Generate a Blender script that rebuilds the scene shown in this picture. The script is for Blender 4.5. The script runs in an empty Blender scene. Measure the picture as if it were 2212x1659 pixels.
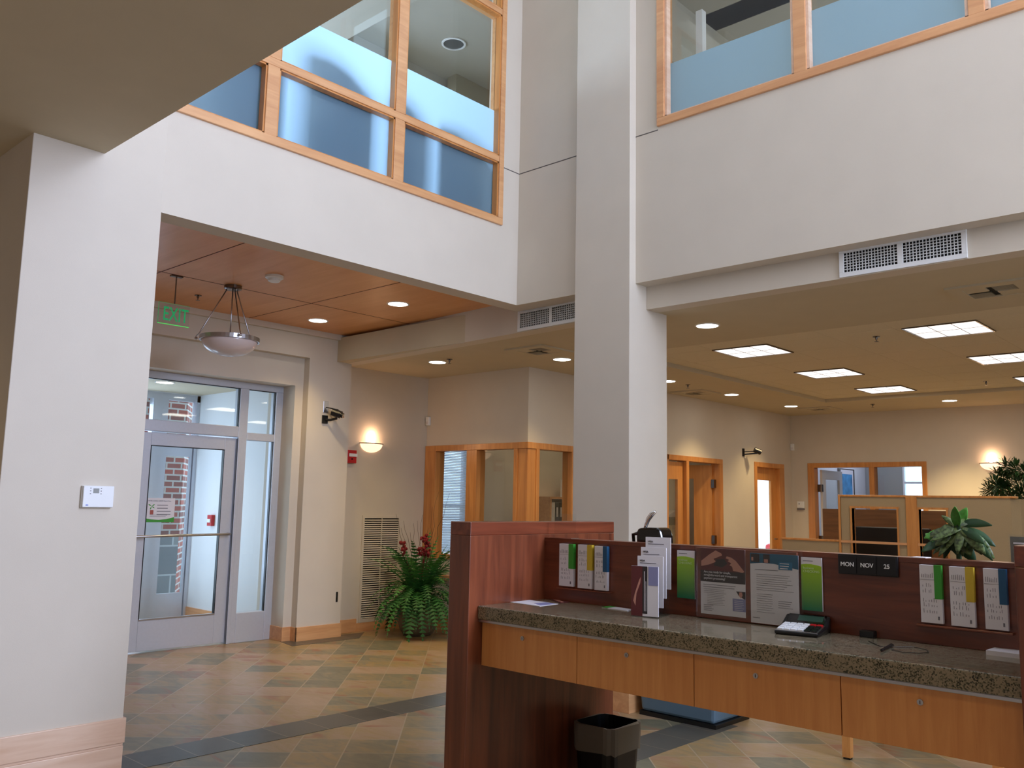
import bpy, bmesh, math, random
from mathutils import Vector, Matrix
random.seed(7)
C = bpy.context.scene.collection
# ---------------------------------------------------------------- camera
FPX, YAW, PITCH, ROLL, H = 1903.19, math.radians(47.1315), math.radians(7.6421), math.radians(-1.1647), 1.5
_s, _c = math.sin(YAW), math.cos(YAW)
F = Vector((_s*math.cos(PITCH), _c*math.cos(PITCH), math.sin(PITCH)))
R0 = Vector((_c, -_s, 0)); D0 = F.cross(R0)
RT = R0*math.cos(ROLL) + D0*math.sin(ROLL)
DN = D0*math.cos(ROLL) - R0*math.sin(ROLL)
EYE = Vector((0, 0, H))
def ray(x, y): return RT*((x-1106)/FPX) + DN*((y-829.5)/FPX) + F
# measuring helpers: where a sight line meets a real plane of the room
def oX(x, y, X): d = ray(x, y); return EYE + d*(X/d.x)
def oY(x, y, Y): d = ray(x, y); return EYE + d*(Y/d.y)
def oZ(x, y, Z): d = ray(x, y); return EYE + d*((Z-H)/d.z)
cam = bpy.data.cameras.new('camera'); cam.sensor_width = 36; cam.lens = FPX*36/2212; cam.clip_start = .05
co = bpy.data.objects.new('camera', cam); C.objects.link(co)
M = Matrix((RT, -DN, -F)).transposed().to_4x4(); M.translation = EYE; co.matrix_world = M
bpy.context.scene.camera = co
# ---------------------------------------------------------------- materials
def srgb(r, g, b):
    f = lambda c: (c/12.92 if c <= .04045 else ((c+.055)/1.055)**2.4)
    return (f(r/255), f(g/255), f(b/255), 1)
MATS = {}
def newmat(n):
    m = bpy.data.materials.new(n); m.use_nodes = True; MATS[n] = m
    nt = m.node_tree; b = nt.nodes['Principled BSDF']; return m, nt, b
def N(nt, t, **k):
    n = nt.nodes.new(t)
    for a, v in k.items():
        if a in n.inputs: n.inputs[a].default_value = v
        else: setattr(n, a, v)
    return n
def plain(n, col, rough=.6, metal=0, noise=0, scale=40, bump=0, coat=0, spec=.5):
    m, nt, b = newmat(n)
    b.inputs['Base Color'].default_value = col; b.inputs['Roughness'].default_value = rough
    b.inputs['Metallic'].default_value = metal; b.inputs['Coat Weight'].default_value = coat
    b.inputs['Specular IOR Level'].default_value = spec
    g = N(nt, 'ShaderNodeNewGeometry')
    if noise:
        t = N(nt, 'ShaderNodeTexNoise', Scale=scale, Detail=3.0); nt.links.new(g.outputs['Position'], t.inputs['Vector'])
        r = N(nt, 'ShaderNodeMapRange'); r.inputs['From Min'].default_value = .3; r.inputs['From Max'].default_value = .7; r.inputs['To Min'].default_value = 1-noise; r.inputs['To Max'].default_value = 1+noise
        nt.links.new(t.outputs['Fac'], r.inputs['Value'])
        v = N(nt, 'ShaderNodeVectorMath', operation='SCALE'); v.inputs[0].default_value = col[:3]
        nt.links.new(r.outputs['Result'], v.inputs['Scale']); nt.links.new(v.outputs[0], b.inputs['Base Color'])
    if bump:
        t = N(nt, 'ShaderNodeTexNoise', Scale=220.0, Detail=2.0); nt.links.new(g.outputs['Position'], t.inputs['Vector'])
        p = N(nt, 'ShaderNodeBump', Strength=bump, Distance=.002); nt.links.new(t.outputs['Fac'], p.inputs['Height'])
        nt.links.new(p.outputs['Normal'], b.inputs['Normal'])
    return m
def wood(n, a, c, rough=.35, axis='Z', sc=1.0, coat=.2, seams=None):
    m, nt, b = newmat(n)
    g = N(nt, 'ShaderNodeNewGeometry'); mp = N(nt, 'ShaderNodeMapping')
    s = {'X': (1.2, 14, 14), 'Y': (14, 1.2, 14), 'Z': (14, 14, 1.0)}[axis]
    mp.inputs['Scale'].default_value = [k*sc for k in s]
    nt.links.new(g.outputs['Position'], mp.inputs['Vector'])
    t = N(nt, 'ShaderNodeTexNoise', Scale=1.6, Detail=6.0, Roughness=.6, Distortion=.6); nt.links.new(mp.outputs[0], t.inputs['Vector'])
    t2 = N(nt, 'ShaderNodeTexNoise', Scale=2.2, Detail=1.0); nt.links.new(g.outputs['Position'], t2.inputs['Vector'])
    ad = N(nt, 'ShaderNodeMath', operation='MULTIPLY_ADD'); ad.inputs[1].default_value = .45
    nt.links.new(t2.outputs['Fac'], ad.inputs[0]); nt.links.new(t.outputs['Fac'], ad.inputs[2])
    r = N(nt, 'ShaderNodeValToRGB'); r.color_ramp.elements[0].color = a; r.color_ramp.elements[1].color = c
    r.color_ramp.elements[0].position = .5; r.color_ramp.elements[1].position = .95
    nt.links.new(ad.outputs[0], r.inputs[0]); nt.links.new(r.outputs[0], b.inputs['Base Color'])
    b.inputs['Roughness'].default_value = rough; b.inputs['Coat Weight'].default_value = coat; b.inputs['Coat Roughness'].default_value = .25
    return m
def emit(n, col, s):
    m, nt, b = newmat(n); b.inputs['Base Color'].default_value = (.8, .8, .8, 1)
    b.inputs['Emission Color'].default_value = col; b.inputs['Emission Strength'].default_value = s; return m
WALL = plain('wall_paint', srgb(214, 204, 189), .75, noise=.02, scale=3, bump=.15)
WHITEP = plain('white_paint', srgb(228, 230, 232), .5)
SOFF = plain('soffit_paint', srgb(200, 188, 162), .85, noise=.02, scale=4, bump=.1)
CEIL = plain('ceiling_tile_paint', srgb(218, 208, 184), .9, noise=.03, scale=60)
MAPLE = wood('maple', srgb(204, 146, 98), srgb(230, 176, 124), .35, 'X', .8)  # daylight put into the colour: same wood as maple_upright, only paler
MAPLEZ = wood('maple_upright', srgb(190, 122, 62), srgb(222, 156, 88), .35, 'Z', .8)  # same maple, its deeper orange carrying the warm lamplight of the offices
MAPLEY = wood('maple_cross', srgb(204, 144, 98), srgb(228, 172, 122), .35, 'Y', .8)  # paled in colour for the daylight, as with maple
PALE = wood('pale_maple', srgb(216, 176, 146), srgb(238, 208, 184), .4, 'X', .9)
CHERRY = wood('cherry', srgb(84, 38, 22), srgb(136, 72, 44), .3, 'Z', .9, coat=.35)
CHERRYX = wood('cherry_band', srgb(90, 38, 22), srgb(140, 70, 42), .3, 'X', .9, coat=.35)
CHERRYY = wood('cherry_panel', srgb(84, 38, 22), srgb(132, 66, 40), .3, 'Y', .9, coat=.35)
DRAWER = wood('drawer_beech', srgb(206, 134, 74), srgb(224, 156, 92), .4, 'Z', 1.5, coat=.1)
METAL = plain('brushed_metal', srgb(190, 190, 195), .3, 1)
CHROME = plain('chrome', srgb(230, 230, 235), .08, 1)
DARKMET = plain('dark_nickel', srgb(120, 112, 108), .25, 1)
ALU = plain('anodised_aluminium', srgb(198, 202, 212), .42, .35, noise=.02)
BLACK = plain('black_plastic', srgb(16, 16, 18), .35)
GLOSSB = plain('gloss_black', srgb(10, 10, 12), .08, coat=.5)
DARK = plain('dark_void', srgb(18, 18, 18), .9)
WHITE = plain('white_plastic', srgb(238, 240, 242), .35)
PAPER = plain('paper', srgb(226, 222, 226), .6)
INK = plain('printed_ink', srgb(120, 116, 124), .7)
INKD = plain('dark_ink', srgb(40, 44, 60), .7)
GREEN = plain('green_card', srgb(60, 150, 50), .5)
YEL = plain('yellow_card', srgb(206, 176, 52), .5)
BLUE = plain('blue_card', srgb(32, 84, 122), .5)
RED = plain('red_enamel', srgb(190, 28, 34), .35)
TAN = plain('tan_fabric', srgb(172, 150, 116), .95, noise=.08, scale=300, bump=.6)
GREYW = plain('grey_paint', srgb(150, 152, 150), .8)
TOTE = plain('blue_grey_plastic', srgb(96, 122, 142), .5)
LINER = plain('clear_liner', srgb(120, 112, 100), .3)
SOIL = plain('soil', srgb(50, 38, 28), .95, noise=.3)
STONE = plain('stone_pot', srgb(120, 108, 88), .7, noise=.2, scale=18, bump=.4)
TWIG = plain('twig', srgb(96, 70, 48), .8)
BARK = plain('bark', srgb(128, 92, 66), .8, noise=.2)
FLOWER = plain('red_blossom', srgb(128, 14, 24), .7)
FERN = plain('fern_green', srgb(38, 98, 40), .6, noise=.4, scale=14)
FERN2 = plain('light_fern_green', srgb(62, 124, 50), .6, noise=.3, scale=14)
LEAFD = plain('dark_leaf', srgb(30, 66, 26), .5, noise=.5, scale=9)
LEAFV = plain('variegated_leaf', srgb(92, 110, 64), .35, noise=.8, scale=90)
LEAFL = plain('bright_leaf', srgb(92, 168, 70), .35, noise=.25, scale=50)
BLIND = plain('blind_slat', srgb(214, 224, 240), .5)
FLESH = plain('printed_hand', srgb(196, 140, 122), .5)
MAROON = plain('printed_maroon', srgb(96, 40, 42), .5)
CHAR = plain('printed_charcoal', srgb(48, 42, 44), .5)
TEAL = plain('printed_teal', srgb(20, 92, 122), .5)
LAV = plain('printed_lavender', srgb(140, 142, 184), .5)
LCD = plain('calculator_screen', srgb(48, 78, 66), .2)
SEAM = plain('joint', srgb(98, 92, 88), .9)
SEAMW = plain('wood_joint', srgb(84, 44, 26), .9)
LAMP = emit('lamp_disc', (1, .97, .9, 1), 14)
TROF = emit('troffer_lens', (1, .965, .95, 1), 1.35)
SCON = emit('sconce_bulb', (1, .72, .45, 1), 14)
# sconce glass
m, nt, b = newmat('sconce_glass'); b.inputs['Base Color'].default_value = srgb(250, 226, 206); b.inputs['Transmission Weight'].default_value = .0
b.inputs['Emission Color'].default_value = (1, .62, .4, 1); b.inputs['Emission Strength'].default_value = 1.6; SGLASS = m
BOWL = plain('alabaster_glass', srgb(214, 196, 190), .3, coat=.4)
EXITG = emit('exit_green', (.0, .34, .10, 1), .5); EXITG.node_tree.nodes['Principled BSDF'].inputs['Base Color'].default_value = (0, .2, .05, 1)
EXITE = emit('exit_edge', (.1, .9, .1, 1), .6); EXITE.node_tree.nodes['Principled BSDF'].inputs['Base Color'].default_value = (0, .2, .05, 1)
# clear glass: fresnel mix so that light passes
def glassmat(n, tint, refl=1.0, ior=1.5):
    m = bpy.data.materials.new(n); m.use_nodes = True; nt = m.node_tree; nt.nodes.clear()
    o = N(nt, 'ShaderNodeOutputMaterial'); t = N(nt, 'ShaderNodeBsdfTransparent'); t.inputs[0].default_value = tint
    gl = N(nt, 'ShaderNodeBsdfGlossy'); gl.inputs['Roughness'].default_value = .02
    fr = N(nt, 'ShaderNodeFresnel'); gm = N(nt, 'ShaderNodeNewGeometry'); io = N(nt, 'ShaderNodeMapRange'); io.inputs['To Min'].default_value = ior; io.inputs['To Max'].default_value = 1/ior
    nt.links.new(gm.outputs['Backfacing'], io.inputs['Value']); nt.links.new(io.outputs[0], fr.inputs['IOR'])
    mu = N(nt, 'ShaderNodeMath', operation='MULTIPLY'); mu.inputs[1].default_value = refl; nt.links.new(fr.outputs[0], mu.inputs[0])
    mx = N(nt, 'ShaderNodeMixShader'); nt.links.new(mu.outputs[0], mx.inputs[0]); nt.links.new(t.outputs[0], mx.inputs[1]); nt.links.new(gl.outputs[0], mx.inputs[2])
    nt.links.new(mx.outputs[0], o.inputs[0]); return m
GLASS = glassmat('clear_glass', (.95, .97, .96, 1))
ACRYL = glassmat('clear_acrylic', (.96, .97, .97, 1), .8)
# frosted film glass
m = bpy.data.materials.new('frosted_glass'); m.use_nodes = True; nt = m.node_tree; nt.nodes.clear()
o = N(nt, 'ShaderNodeOutputMaterial'); tr = N(nt, 'ShaderNodeBsdfTranslucent'); tr.inputs['Color'].default_value = srgb(190, 222, 240)
df = N(nt, 'ShaderNodeBsdfDiffuse'); df.inputs['Color'].default_value = srgb(128, 160, 184)
gl = N(nt, 'ShaderNodeBsdfGlossy'); gl.inputs['Roughness'].default_value = .12
mx = N(nt, 'ShaderNodeMixShader', Fac=.45); nt.links.new(tr.outputs[0], mx.inputs[1]); nt.links.new(df.outputs[0], mx.inputs[2])
fr = N(nt, 'ShaderNodeFresnel'); fr.inputs['IOR'].default_value = 1.3
m2 = N(nt, 'ShaderNodeMixShader'); nt.links.new(fr.outputs[0], m2.inputs[0]); nt.links.new(mx.outputs[0], m2.inputs[1]); nt.links.new(gl.outputs[0], m2.inputs[2])
nt.links.new(m2.outputs[0], o.inputs[0]); FROST = m
def film(x0, x1, y0, y1, z0, z1, ax):      # a film is a single sheet, so light crosses it once
    if ax == 'Y': return MB().add([(x0, y0, z0), (x1, y0, z0), (x1, y0, z1), (x0, y0, z1)], [(0, 1, 2, 3)])
    return MB().add([(x0, y1, z0), (x0, y0, z0), (x0, y0, z1), (x0, y1, z1)], [(0, 1, 2, 3)])
# granite
m, nt, b = newmat('green_granite'); g = N(nt, 'ShaderNodeNewGeometry')
v = N(nt, 'ShaderNodeTexVoronoi', Scale=260.0); nt.links.new(g.outputs['Position'], v.inputs['Vector'])
t = N(nt, 'ShaderNodeTexNoise', Scale=38.0, Detail=6.0); nt.links.new(g.outputs['Position'], t.inputs['Vector'])
sx = N(nt, 'ShaderNodeSeparateColor'); nt.links.new(v.outputs['Color'], sx.inputs[0])
mm = N(nt, 'ShaderNodeMath', operation='ADD'); nt.links.new(sx.outputs[0], mm.inputs[0]); nt.links.new(t.outputs['Fac'], mm.inputs[1])
r = N(nt, 'ShaderNodeValToRGB'); e = r.color_ramp.elements; e[0].position = .35; e[0].color = srgb(30, 30, 24); e[1].position = .8; e[1].color = srgb(112, 104, 84)
x = e.new(.62); x.color = srgb(66, 66, 50); x = e.new(.98); x.color = srgb(140, 126, 104)
nt.links.new(mm.outputs[0], r.inputs[0]); nt.links.new(r.outputs[0], b.inputs['Base Color']); b.inputs['Roughness'].default_value = .07; GRAN = m
# slate floor: 12 inch tiles laid at 45 degrees, each tile its own tone
m, nt, b = newmat('slate_tiles'); g = N(nt, 'ShaderNodeNewGeometry')
mp = N(nt, 'ShaderNodeMapping'); mp.inputs['Rotation'].default_value = (0, 0, math.radians(45)); T_ = .3048
nt.links.new(g.outputs['Position'], mp.inputs['Vector'])   # rotated: x'=(x-y)/sq2, y'=(x+y)/sq2
dv = N(nt, 'ShaderNodeVectorMath', operation='MULTIPLY_ADD'); dv.inputs[1].default_value = (1/T_, 1/T_, 0); dv.inputs[2].default_value = (.64/math.sqrt(2)/T_, -7.82/math.sqrt(2)/T_, 0)
nt.links.new(mp.outputs[0], dv.inputs[0])
fl = N(nt, 'ShaderNodeVectorMath', operation='FLOOR'); nt.links.new(dv.outputs[0], fl.inputs[0])
fc = N(nt, 'ShaderNodeVectorMath', operation='FRACTION'); nt.links.new(dv.outputs[0], fc.inputs[0])
wn = N(nt, 'ShaderNodeTexWhiteNoise', noise_dimensions='3D'); nt.links.new(fl.outputs[0], wn.inputs['Vector'])
n1 = N(nt, 'ShaderNodeTexNoise', Scale=7.0, Detail=6.0, Roughness=.62, Distortion=1.4)
off = N(nt, 'ShaderNodeVectorMath', operation='MULTIPLY_ADD'); off.inputs[1].default_value = (9, 9, 9); nt.links.new(wn.outputs['Color'], off.inputs[0])
sc = N(nt, 'ShaderNodeMapping'); sc.inputs['Scale'].default_value = (1.0, .45, 1); sc.inputs['Rotation'].default_value = (0, 0, math.radians(-42)); nt.links.new(g.outputs['Position'], sc.inputs['Vector'])
nt.links.new(sc.outputs[0], off.inputs[2]); nt.links.new(off.outputs[0], n1.inputs['Vector'])
sp = N(nt, 'ShaderNodeSeparateColor'); nt.links.new(wn.outputs['Color'], sp.inputs[0])
a1 = N(nt, 'ShaderNodeMath', operation='MULTIPLY_ADD'); a1.inputs[1].default_value = .42; nt.links.new(sp.outputs[0], a1.inputs[0])
a0 = N(nt, 'ShaderNodeMath', operation='MULTIPLY'); a0.inputs[1].default_value = .62; nt.links.new(n1.outputs['Fac'], a0.inputs[0]); nt.links.new(a0.outputs[0], a1.inputs[2])
r = N(nt, 'ShaderNodeValToRGB'); e = r.color_ramp.elements
e[0].position = .2; e[0].color = srgb(104, 102, 84); e[1].position = .8; e[1].color = srgb(176, 150, 124)
for p, c_ in ((.36, (122, 118, 96)), (.45, (142, 128, 98)), (.54, (160, 134, 88)), (.66, (166, 140, 112))): x = e.new(p); x.color = srgb(*c_)
nt.links.new(a1.outputs[0], r.inputs[0])
n2 = N(nt, 'ShaderNodeTexNoise', Scale=3.4, Detail=5.0, Distortion=1.0); nt.links.new(off.outputs[0], n2.inputs['Vector'])
r2 = N(nt, 'ShaderNodeValToRGB'); r2.color_ramp.elements[0].position = .58; r2.color_ramp.elements[0].color = (0, 0, 0, 1); r2.color_ramp.elements[1].position = .68; r2.color_ramp.elements[1].color = (.75, .75, .75, 1)
nt.links.new(n2.outputs['Fac'], r2.inputs[0])
mxr = N(nt, 'ShaderNodeMix', data_type='RGBA'); nt.links.new(r2.outputs[0], mxr.inputs[0]); nt.links.new(r.outputs[0], mxr.inputs[6]); mxr.inputs[7].default_value = srgb(150, 92, 62)
sf = N(nt, 'ShaderNodeSeparateXYZ'); nt.links.new(fc.outputs[0], sf.inputs[0])
def edge(out, w):
    p = N(nt, 'ShaderNodeMath', operation='PINGPONG'); p.inputs[1].default_value = .5; nt.links.new(out, p.inputs[0])
    l = N(nt, 'ShaderNodeMath', operation='LESS_THAN'); l.inputs[1].default_value = w; nt.links.new(p.outputs[0], l.inputs[0]); return l
ex, ey = edge(sf.outputs[0], .014), edge(sf.outputs[1], .012)
mxe = N(nt, 'ShaderNodeMath', operation='MAXIMUM'); nt.links.new(ex.outputs[0], mxe.inputs[0]); nt.links.new(ey.outputs[0], mxe.inputs[1])
grout = N(nt, 'ShaderNodeMix', data_type='RGBA'); grout.inputs[7].default_value = srgb(172, 156, 130); nt.links.new(mxe.outputs[0], grout.inputs[0]); nt.links.new(mxr.outputs[2], grout.inputs[6])
nt.links.new(grout.outputs[2], b.inputs['Base Color']); b.inputs['Roughness'].default_value = .34
bp = N(nt, 'ShaderNodeBump', Strength=.25, Distance=.004); nt.links.new(n1.outputs['Fac'], bp.inputs['Height']); nt.links.new(bp.outputs[0], b.inputs['Normal'])
SLATE = m
# dark slate border
m, nt, b = newmat('dark_slate_border'); g = N(nt, 'ShaderNodeNewGeometry')
sx = N(nt, 'ShaderNodeSeparateXYZ'); nt.links.new(g.outputs['Position'], sx.inputs[0])
q = N(nt, 'ShaderNodeMath', operation='MULTIPLY_ADD'); q.inputs[1].default_value = 1/T_; q.inputs[2].default_value = -2.72/T_; nt.links.new(sx.outputs[0], q.inputs[0])
fr_ = N(nt, 'ShaderNodeMath', operation='FRACT'); nt.links.new(q.outputs[0], fr_.inputs[0]); fl_ = N(nt, 'ShaderNodeMath', operation='FLOOR'); nt.links.new(q.outputs[0], fl_.inputs[0])
wn = N(nt, 'ShaderNodeTexWhiteNoise', noise_dimensions='1D'); nt.links.new(fl_.outputs[0], wn.inputs['W'])
n1 = N(nt, 'ShaderNodeTexNoise', Scale=12.0, Detail=6.0); nt.links.new(g.outputs['Position'], n1.inputs['Vector'])
ad = N(nt, 'ShaderNodeMath', operation='ADD'); nt.links.new(wn.outputs[0], ad.inputs[0]); nt.links.new(n1.outputs['Fac'], ad.inputs[1])
r = N(nt, 'ShaderNodeValToRGB'); r.color_ramp.elements[0].color = srgb(52, 54, 52); r.color_ramp.elements[1].color = srgb(84, 82, 76); nt.links.new(ad.outputs[0], r.inputs[0])
lt = N(nt, 'ShaderNodeMath', operation='LESS_THAN'); lt.inputs[1].default_value = .022; nt.links.new(fr_.outputs[0], lt.inputs[0])
mxg = N(nt, 'ShaderNodeMix', data_type='RGBA'); mxg.inputs[7].default_value = srgb(134, 122, 104); nt.links.new(lt.outputs[0], mxg.inputs[0]); nt.links.new(r.outputs[0], mxg.inputs[6])
nt.links.new(mxg.outputs[2], b.inputs['Base Color']); b.inputs['Roughness'].default_value = .34; DSLATE = m
# brick and block
def brickmat(n, c1, c2, mo, bw, bh, plane='XZ', ms=.012):
    m, nt, b = newmat(n); g = N(nt, 'ShaderNodeNewGeometry'); s = N(nt, 'ShaderNodeSeparateXYZ'); nt.links.new(g.outputs['Position'], s.inputs[0])
    cb = N(nt, 'ShaderNodeCombineXYZ'); nt.links.new(s.outputs[0 if plane[0] == 'X' else 1], cb.inputs[0]); nt.links.new(s.outputs[2], cb.inputs[1])
    t = N(nt, 'ShaderNodeTexBrick', Scale=1.0); t.inputs['Color1'].default_value = c1; t.inputs['Color2'].default_value = c2; t.inputs['Mortar'].default_value = mo
    t.inputs['Mortar Size'].default_value = ms; t.inputs['Brick Width'].default_value = bw; t.inputs['Row Height'].default_value = bh
    nt.links.new(cb.outputs[0], t.inputs['Vector']); nt.links.new(t.outputs[0], b.inputs['Base Color']); b.inputs['Roughness'].default_value = .9; return m
BRICK = brickmat('red_brick', srgb(140, 66, 56), srgb(96, 56, 54), srgb(160, 160, 160), .22, .085)
BLOCK = brickmat('grey_block', srgb(120, 126, 132), srgb(104, 110, 118), srgb(160, 166, 172), .8, .4)
WPANEL = wood('wood_ceiling_panel', srgb(218, 148, 86), srgb(232, 168, 106), .42, 'Y', .5, coat=.08)
# green gradient brochure (ink gradient of the print)
def gradmat(n, z0, z1, top, bot):
    m, nt, b = newmat(n); g = N(nt, 'ShaderNodeTexCoord'); s = N(nt, 'ShaderNodeSeparateXYZ'); nt.links.new(g.outputs['Object'], s.inputs[0])
    r = N(nt, 'ShaderNodeMapRange'); r.inputs['From Min'].default_value = z0; r.inputs['From Max'].default_value = z1; nt.links.new(s.outputs[2], r.inputs['Value'])
    mx = N(nt, 'ShaderNodeMix', data_type='RGBA'); nt.links.new(r.outputs[0], mx.inputs[0]); mx.inputs[6].default_value = bot; mx.inputs[7].default_value = top
    nt.links.new(mx.outputs[2], b.inputs['Base Color']); b.inputs['Roughness'].default_value = .35; return m
GRAD = gradmat('green_print', .0, .17, srgb(160, 200, 40), srgb(24, 108, 74))
# ---------------------------------------------------------------- mesh building
FRAME = {}
class MB:
    def __init__(s): s.v = []; s.f = []; s.m = []; s.k = 0
    def mat(s, k): s.k = k; return s
    def add(s, vs, fs):
        n = len(s.v); s.v += [Vector(v) for v in vs]
        for f in fs: s.f.append([i+n for i in f]); s.m.append(s.k)
        return s
    def box(s, x0, x1, y0, y1, z0, z1):
        x0, x1 = sorted((x0, x1)); y0, y1 = sorted((y0, y1)); z0, z1 = sorted((z0, z1))
        return s.add([(x0,y0,z0),(x1,y0,z0),(x1,y1,z0),(x0,y1,z0),(x0,y0,z1),(x1,y0,z1),(x1,y1,z1),(x0,y1,z1)],
            [(0,3,2,1),(4,5,6,7),(0,1,5,4),(1,2,6,5),(2,3,7,6),(3,0,4,7)])
    def prism(s, poly, z0, z1):           # poly counter-clockwise seen from above
        n = len(poly)
        return s.add([(p[0],p[1],z0) for p in poly]+[(p[0],p[1],z1) for p in poly],
            [tuple(reversed(range(n))), tuple(range(n,2*n))]+[(i,(i+1)%n,(i+1)%n+n,i+n) for i in range(n)])
    def yprism(s, poly, y0, y1):          # poly in x,z
        n = len(poly)
        return s.add([(p[0],y0,p[1]) for p in poly]+[(p[0],y1,p[1]) for p in poly],
            [tuple(range(n)), tuple(reversed(range(n,2*n)))]+[(i,i+n,(i+1)%n+n,(i+1)%n) for i in range(n)])
    def tube(s, pts, r, n=8, caps=True, closed=False):
        pts = [Vector(p) for p in pts]; rs = r if isinstance(r, (list, tuple)) else [r]*len(pts)
        vs = []; fs = []; up = None
        for i, p in enumerate(pts):
            d = (pts[min(i+1, len(pts)-1)] - pts[max(i-1, 0)]).normalized()
            if up is None: up = d.orthogonal().normalized()
            a = (up - d*up.dot(d)); a = a.normalized() if a.length > 1e-6 else d.orthogonal().normalized(); up = a; bb = d.cross(a)
            for k in range(n): t = 2*math.pi*k/n; vs.append(p + (a*math.cos(t)+bb*math.sin(t))*rs[i])
        for i in range(len(pts)-1):
            for k in range(n): fs.append((i*n+k, i*n+(k+1)%n, (i+1)*n+(k+1)%n, (i+1)*n+k))
        if caps: fs.append(tuple(reversed(range(n)))); fs.append(tuple(range((len(pts)-1)*n, len(pts)*n)))
        return s.add(vs, fs)
    def lathe(s, c, prof, n=24, a0=0, a1=2*math.pi):   # prof: (r, z) list about vertical axis at c
        full = abs(a1-a0-2*math.pi) < 1e-6; k = n if full else n+1; vs = []; fs = []
        for r, z in prof:
            for i in range(k): t = a0+(a1-a0)*i/n; vs.append((c[0]+r*math.cos(t), c[1]+r*math.sin(t), c[2]+z))
        for j in range(len(prof)-1):
            for i in range(n): i2 = (i+1) % k; fs.append((j*k+i, j*k+i2, (j+1)*k+i2, (j+1)*k+i))
        return s.add(vs, fs)
    def ball(s, c, r, n=10, sz=1.0):
        m = n//2; return s.lathe(c, [(max(1e-4, r*math.sin(math.pi*i/m)), -r*sz*math.cos(math.pi*i/m)) for i in range(m+1)], n)
    def build(s, name, mat, parent=None, local=False, smooth=False, bevel=0, solid=0, kind=None):
        fr = FRAME.get(parent.name, (Vector(), 0)) if parent else None
        me = bpy.data.meshes.new(name)
        if parent:
            if not local:
                Mi = Matrix.Rotation(-fr[1], 3, 'Z'); vs = [Mi @ (v-fr[0]) for v in s.v]
            else: vs = s.v
            org = Vector()
        else:
            xs = [v.x for v in s.v]; ys = [v.y for v in s.v]; zs = [v.z for v in s.v]
            org = Vector(((min(xs)+max(xs))/2, (min(ys)+max(ys))/2, min(zs))); vs = [v-org for v in s.v]
        me.from_pydata([tuple(v) for v in vs], [], s.f)
        mats = mat if isinstance(mat, (list, tuple)) else [mat]
        for q in mats: me.materials.append(q)
        for p, k in zip(me.polygons, s.m):
            p.material_index = min(k, len(mats)-1); p.use_smooth = smooth
        me.update()
        o = bpy.data.objects.new(name, me); C.objects.link(o)
        if parent: o.parent = parent; FRAME[o.name] = fr
        else: o.location = org; FRAME[o.name] = (org, 0)
        if solid: md = o.modifiers.new('thickness', 'SOLIDIFY'); md.thickness = solid; md.offset = 0
        if bevel: md = o.modifiers.new('bevel', 'BEVEL'); md.width = bevel; md.segments = 2; md.limit_method = 'ANGLE'
        if kind: o['kind'] = kind
        return o
def B(*a): return MB().box(*a)
def T(name, label, cat, loc, rz=0, group=None):
    o = bpy.data.objects.new(name, None); C.objects.link(o); o.empty_display_size = .1
    o.location = loc; o.rotation_euler = (0, 0, rz); FRAME[o.name] = (Vector(loc), rz)
    return tag(o, label, cat, group)
def tag(o, label, cat, group=None):
    o['label'] = label; o['category'] = cat
    if group: o['group'] = group
    return o
def S(name, mb, mat, **k):
    o = mb.build(name, mat, **k); o['kind'] = 'structure'; return o
def ST(name, loc=(0, 0, 0)):
    o = bpy.data.objects.new(name, None); C.objects.link(o); o.location = loc; FRAME[o.name] = (Vector(loc), 0); o['kind'] = 'structure'; return o
def dup(root, loc, rz=None, label=None, group=None):
    r = root.copy(); C.objects.link(r); r.location = loc
    if rz is not None: r.rotation_euler = (0, 0, rz)
    if label: r['label'] = label
    if group: r['group'] = group
    for ch in list(root.children):
        c = ch.copy(); C.objects.link(c); c.parent = r
        for g in list(ch.children): d = g.copy(); C.objects.link(d); d.parent = c
    return r
def text(name, s, size, loc, mat, parent, rz=None, depth=.0006, align='LEFT', bold=0, rx=math.pi/2, sx=1.0):
    # flat lettering standing upright in the parent's local frame
    cu = bpy.data.curves.new(name, 'FONT'); cu.body = s; cu.size = size; cu.align_x = align; cu.extrude = depth; cu.offset = bold
    tmp = bpy.data.objects.new('t', cu); C.objects.link(tmp); bpy.context.view_layer.update()
    me = bpy.data.meshes.new_from_object(tmp.evaluated_get(bpy.context.evaluated_depsgraph_get()))
    bpy.data.objects.remove(tmp)
    me.transform(Matrix.Translation(loc) @ Matrix.Rotation(rz or 0, 4, 'Z') @ Matrix.Rotation(rx, 4, 'X') @ Matrix.Diagonal((sx, 1, 1, 1)))
    me.materials.clear(); me.materials.append(mat)
    o = bpy.data.objects.new(name, me); C.objects.link(o); o.parent = parent; FRAME[o.name] = FRAME[parent.name]; return o
def lines(mb, x0, x1, z1, n, dz, h, y, seed=0, jag=.25):   # rows of illegible small print
    rr = random.Random(seed)
    for i in range(n):
        z = z1-i*dz; mb.box(x0, x1-(x1-x0)*jag*rr.random(), y-.0006, y, z-h, z)
    return mb
RZX = -math.pi/2      # frame of things on a wall that faces -X: local x runs along -Y, local y into the wall
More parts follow.
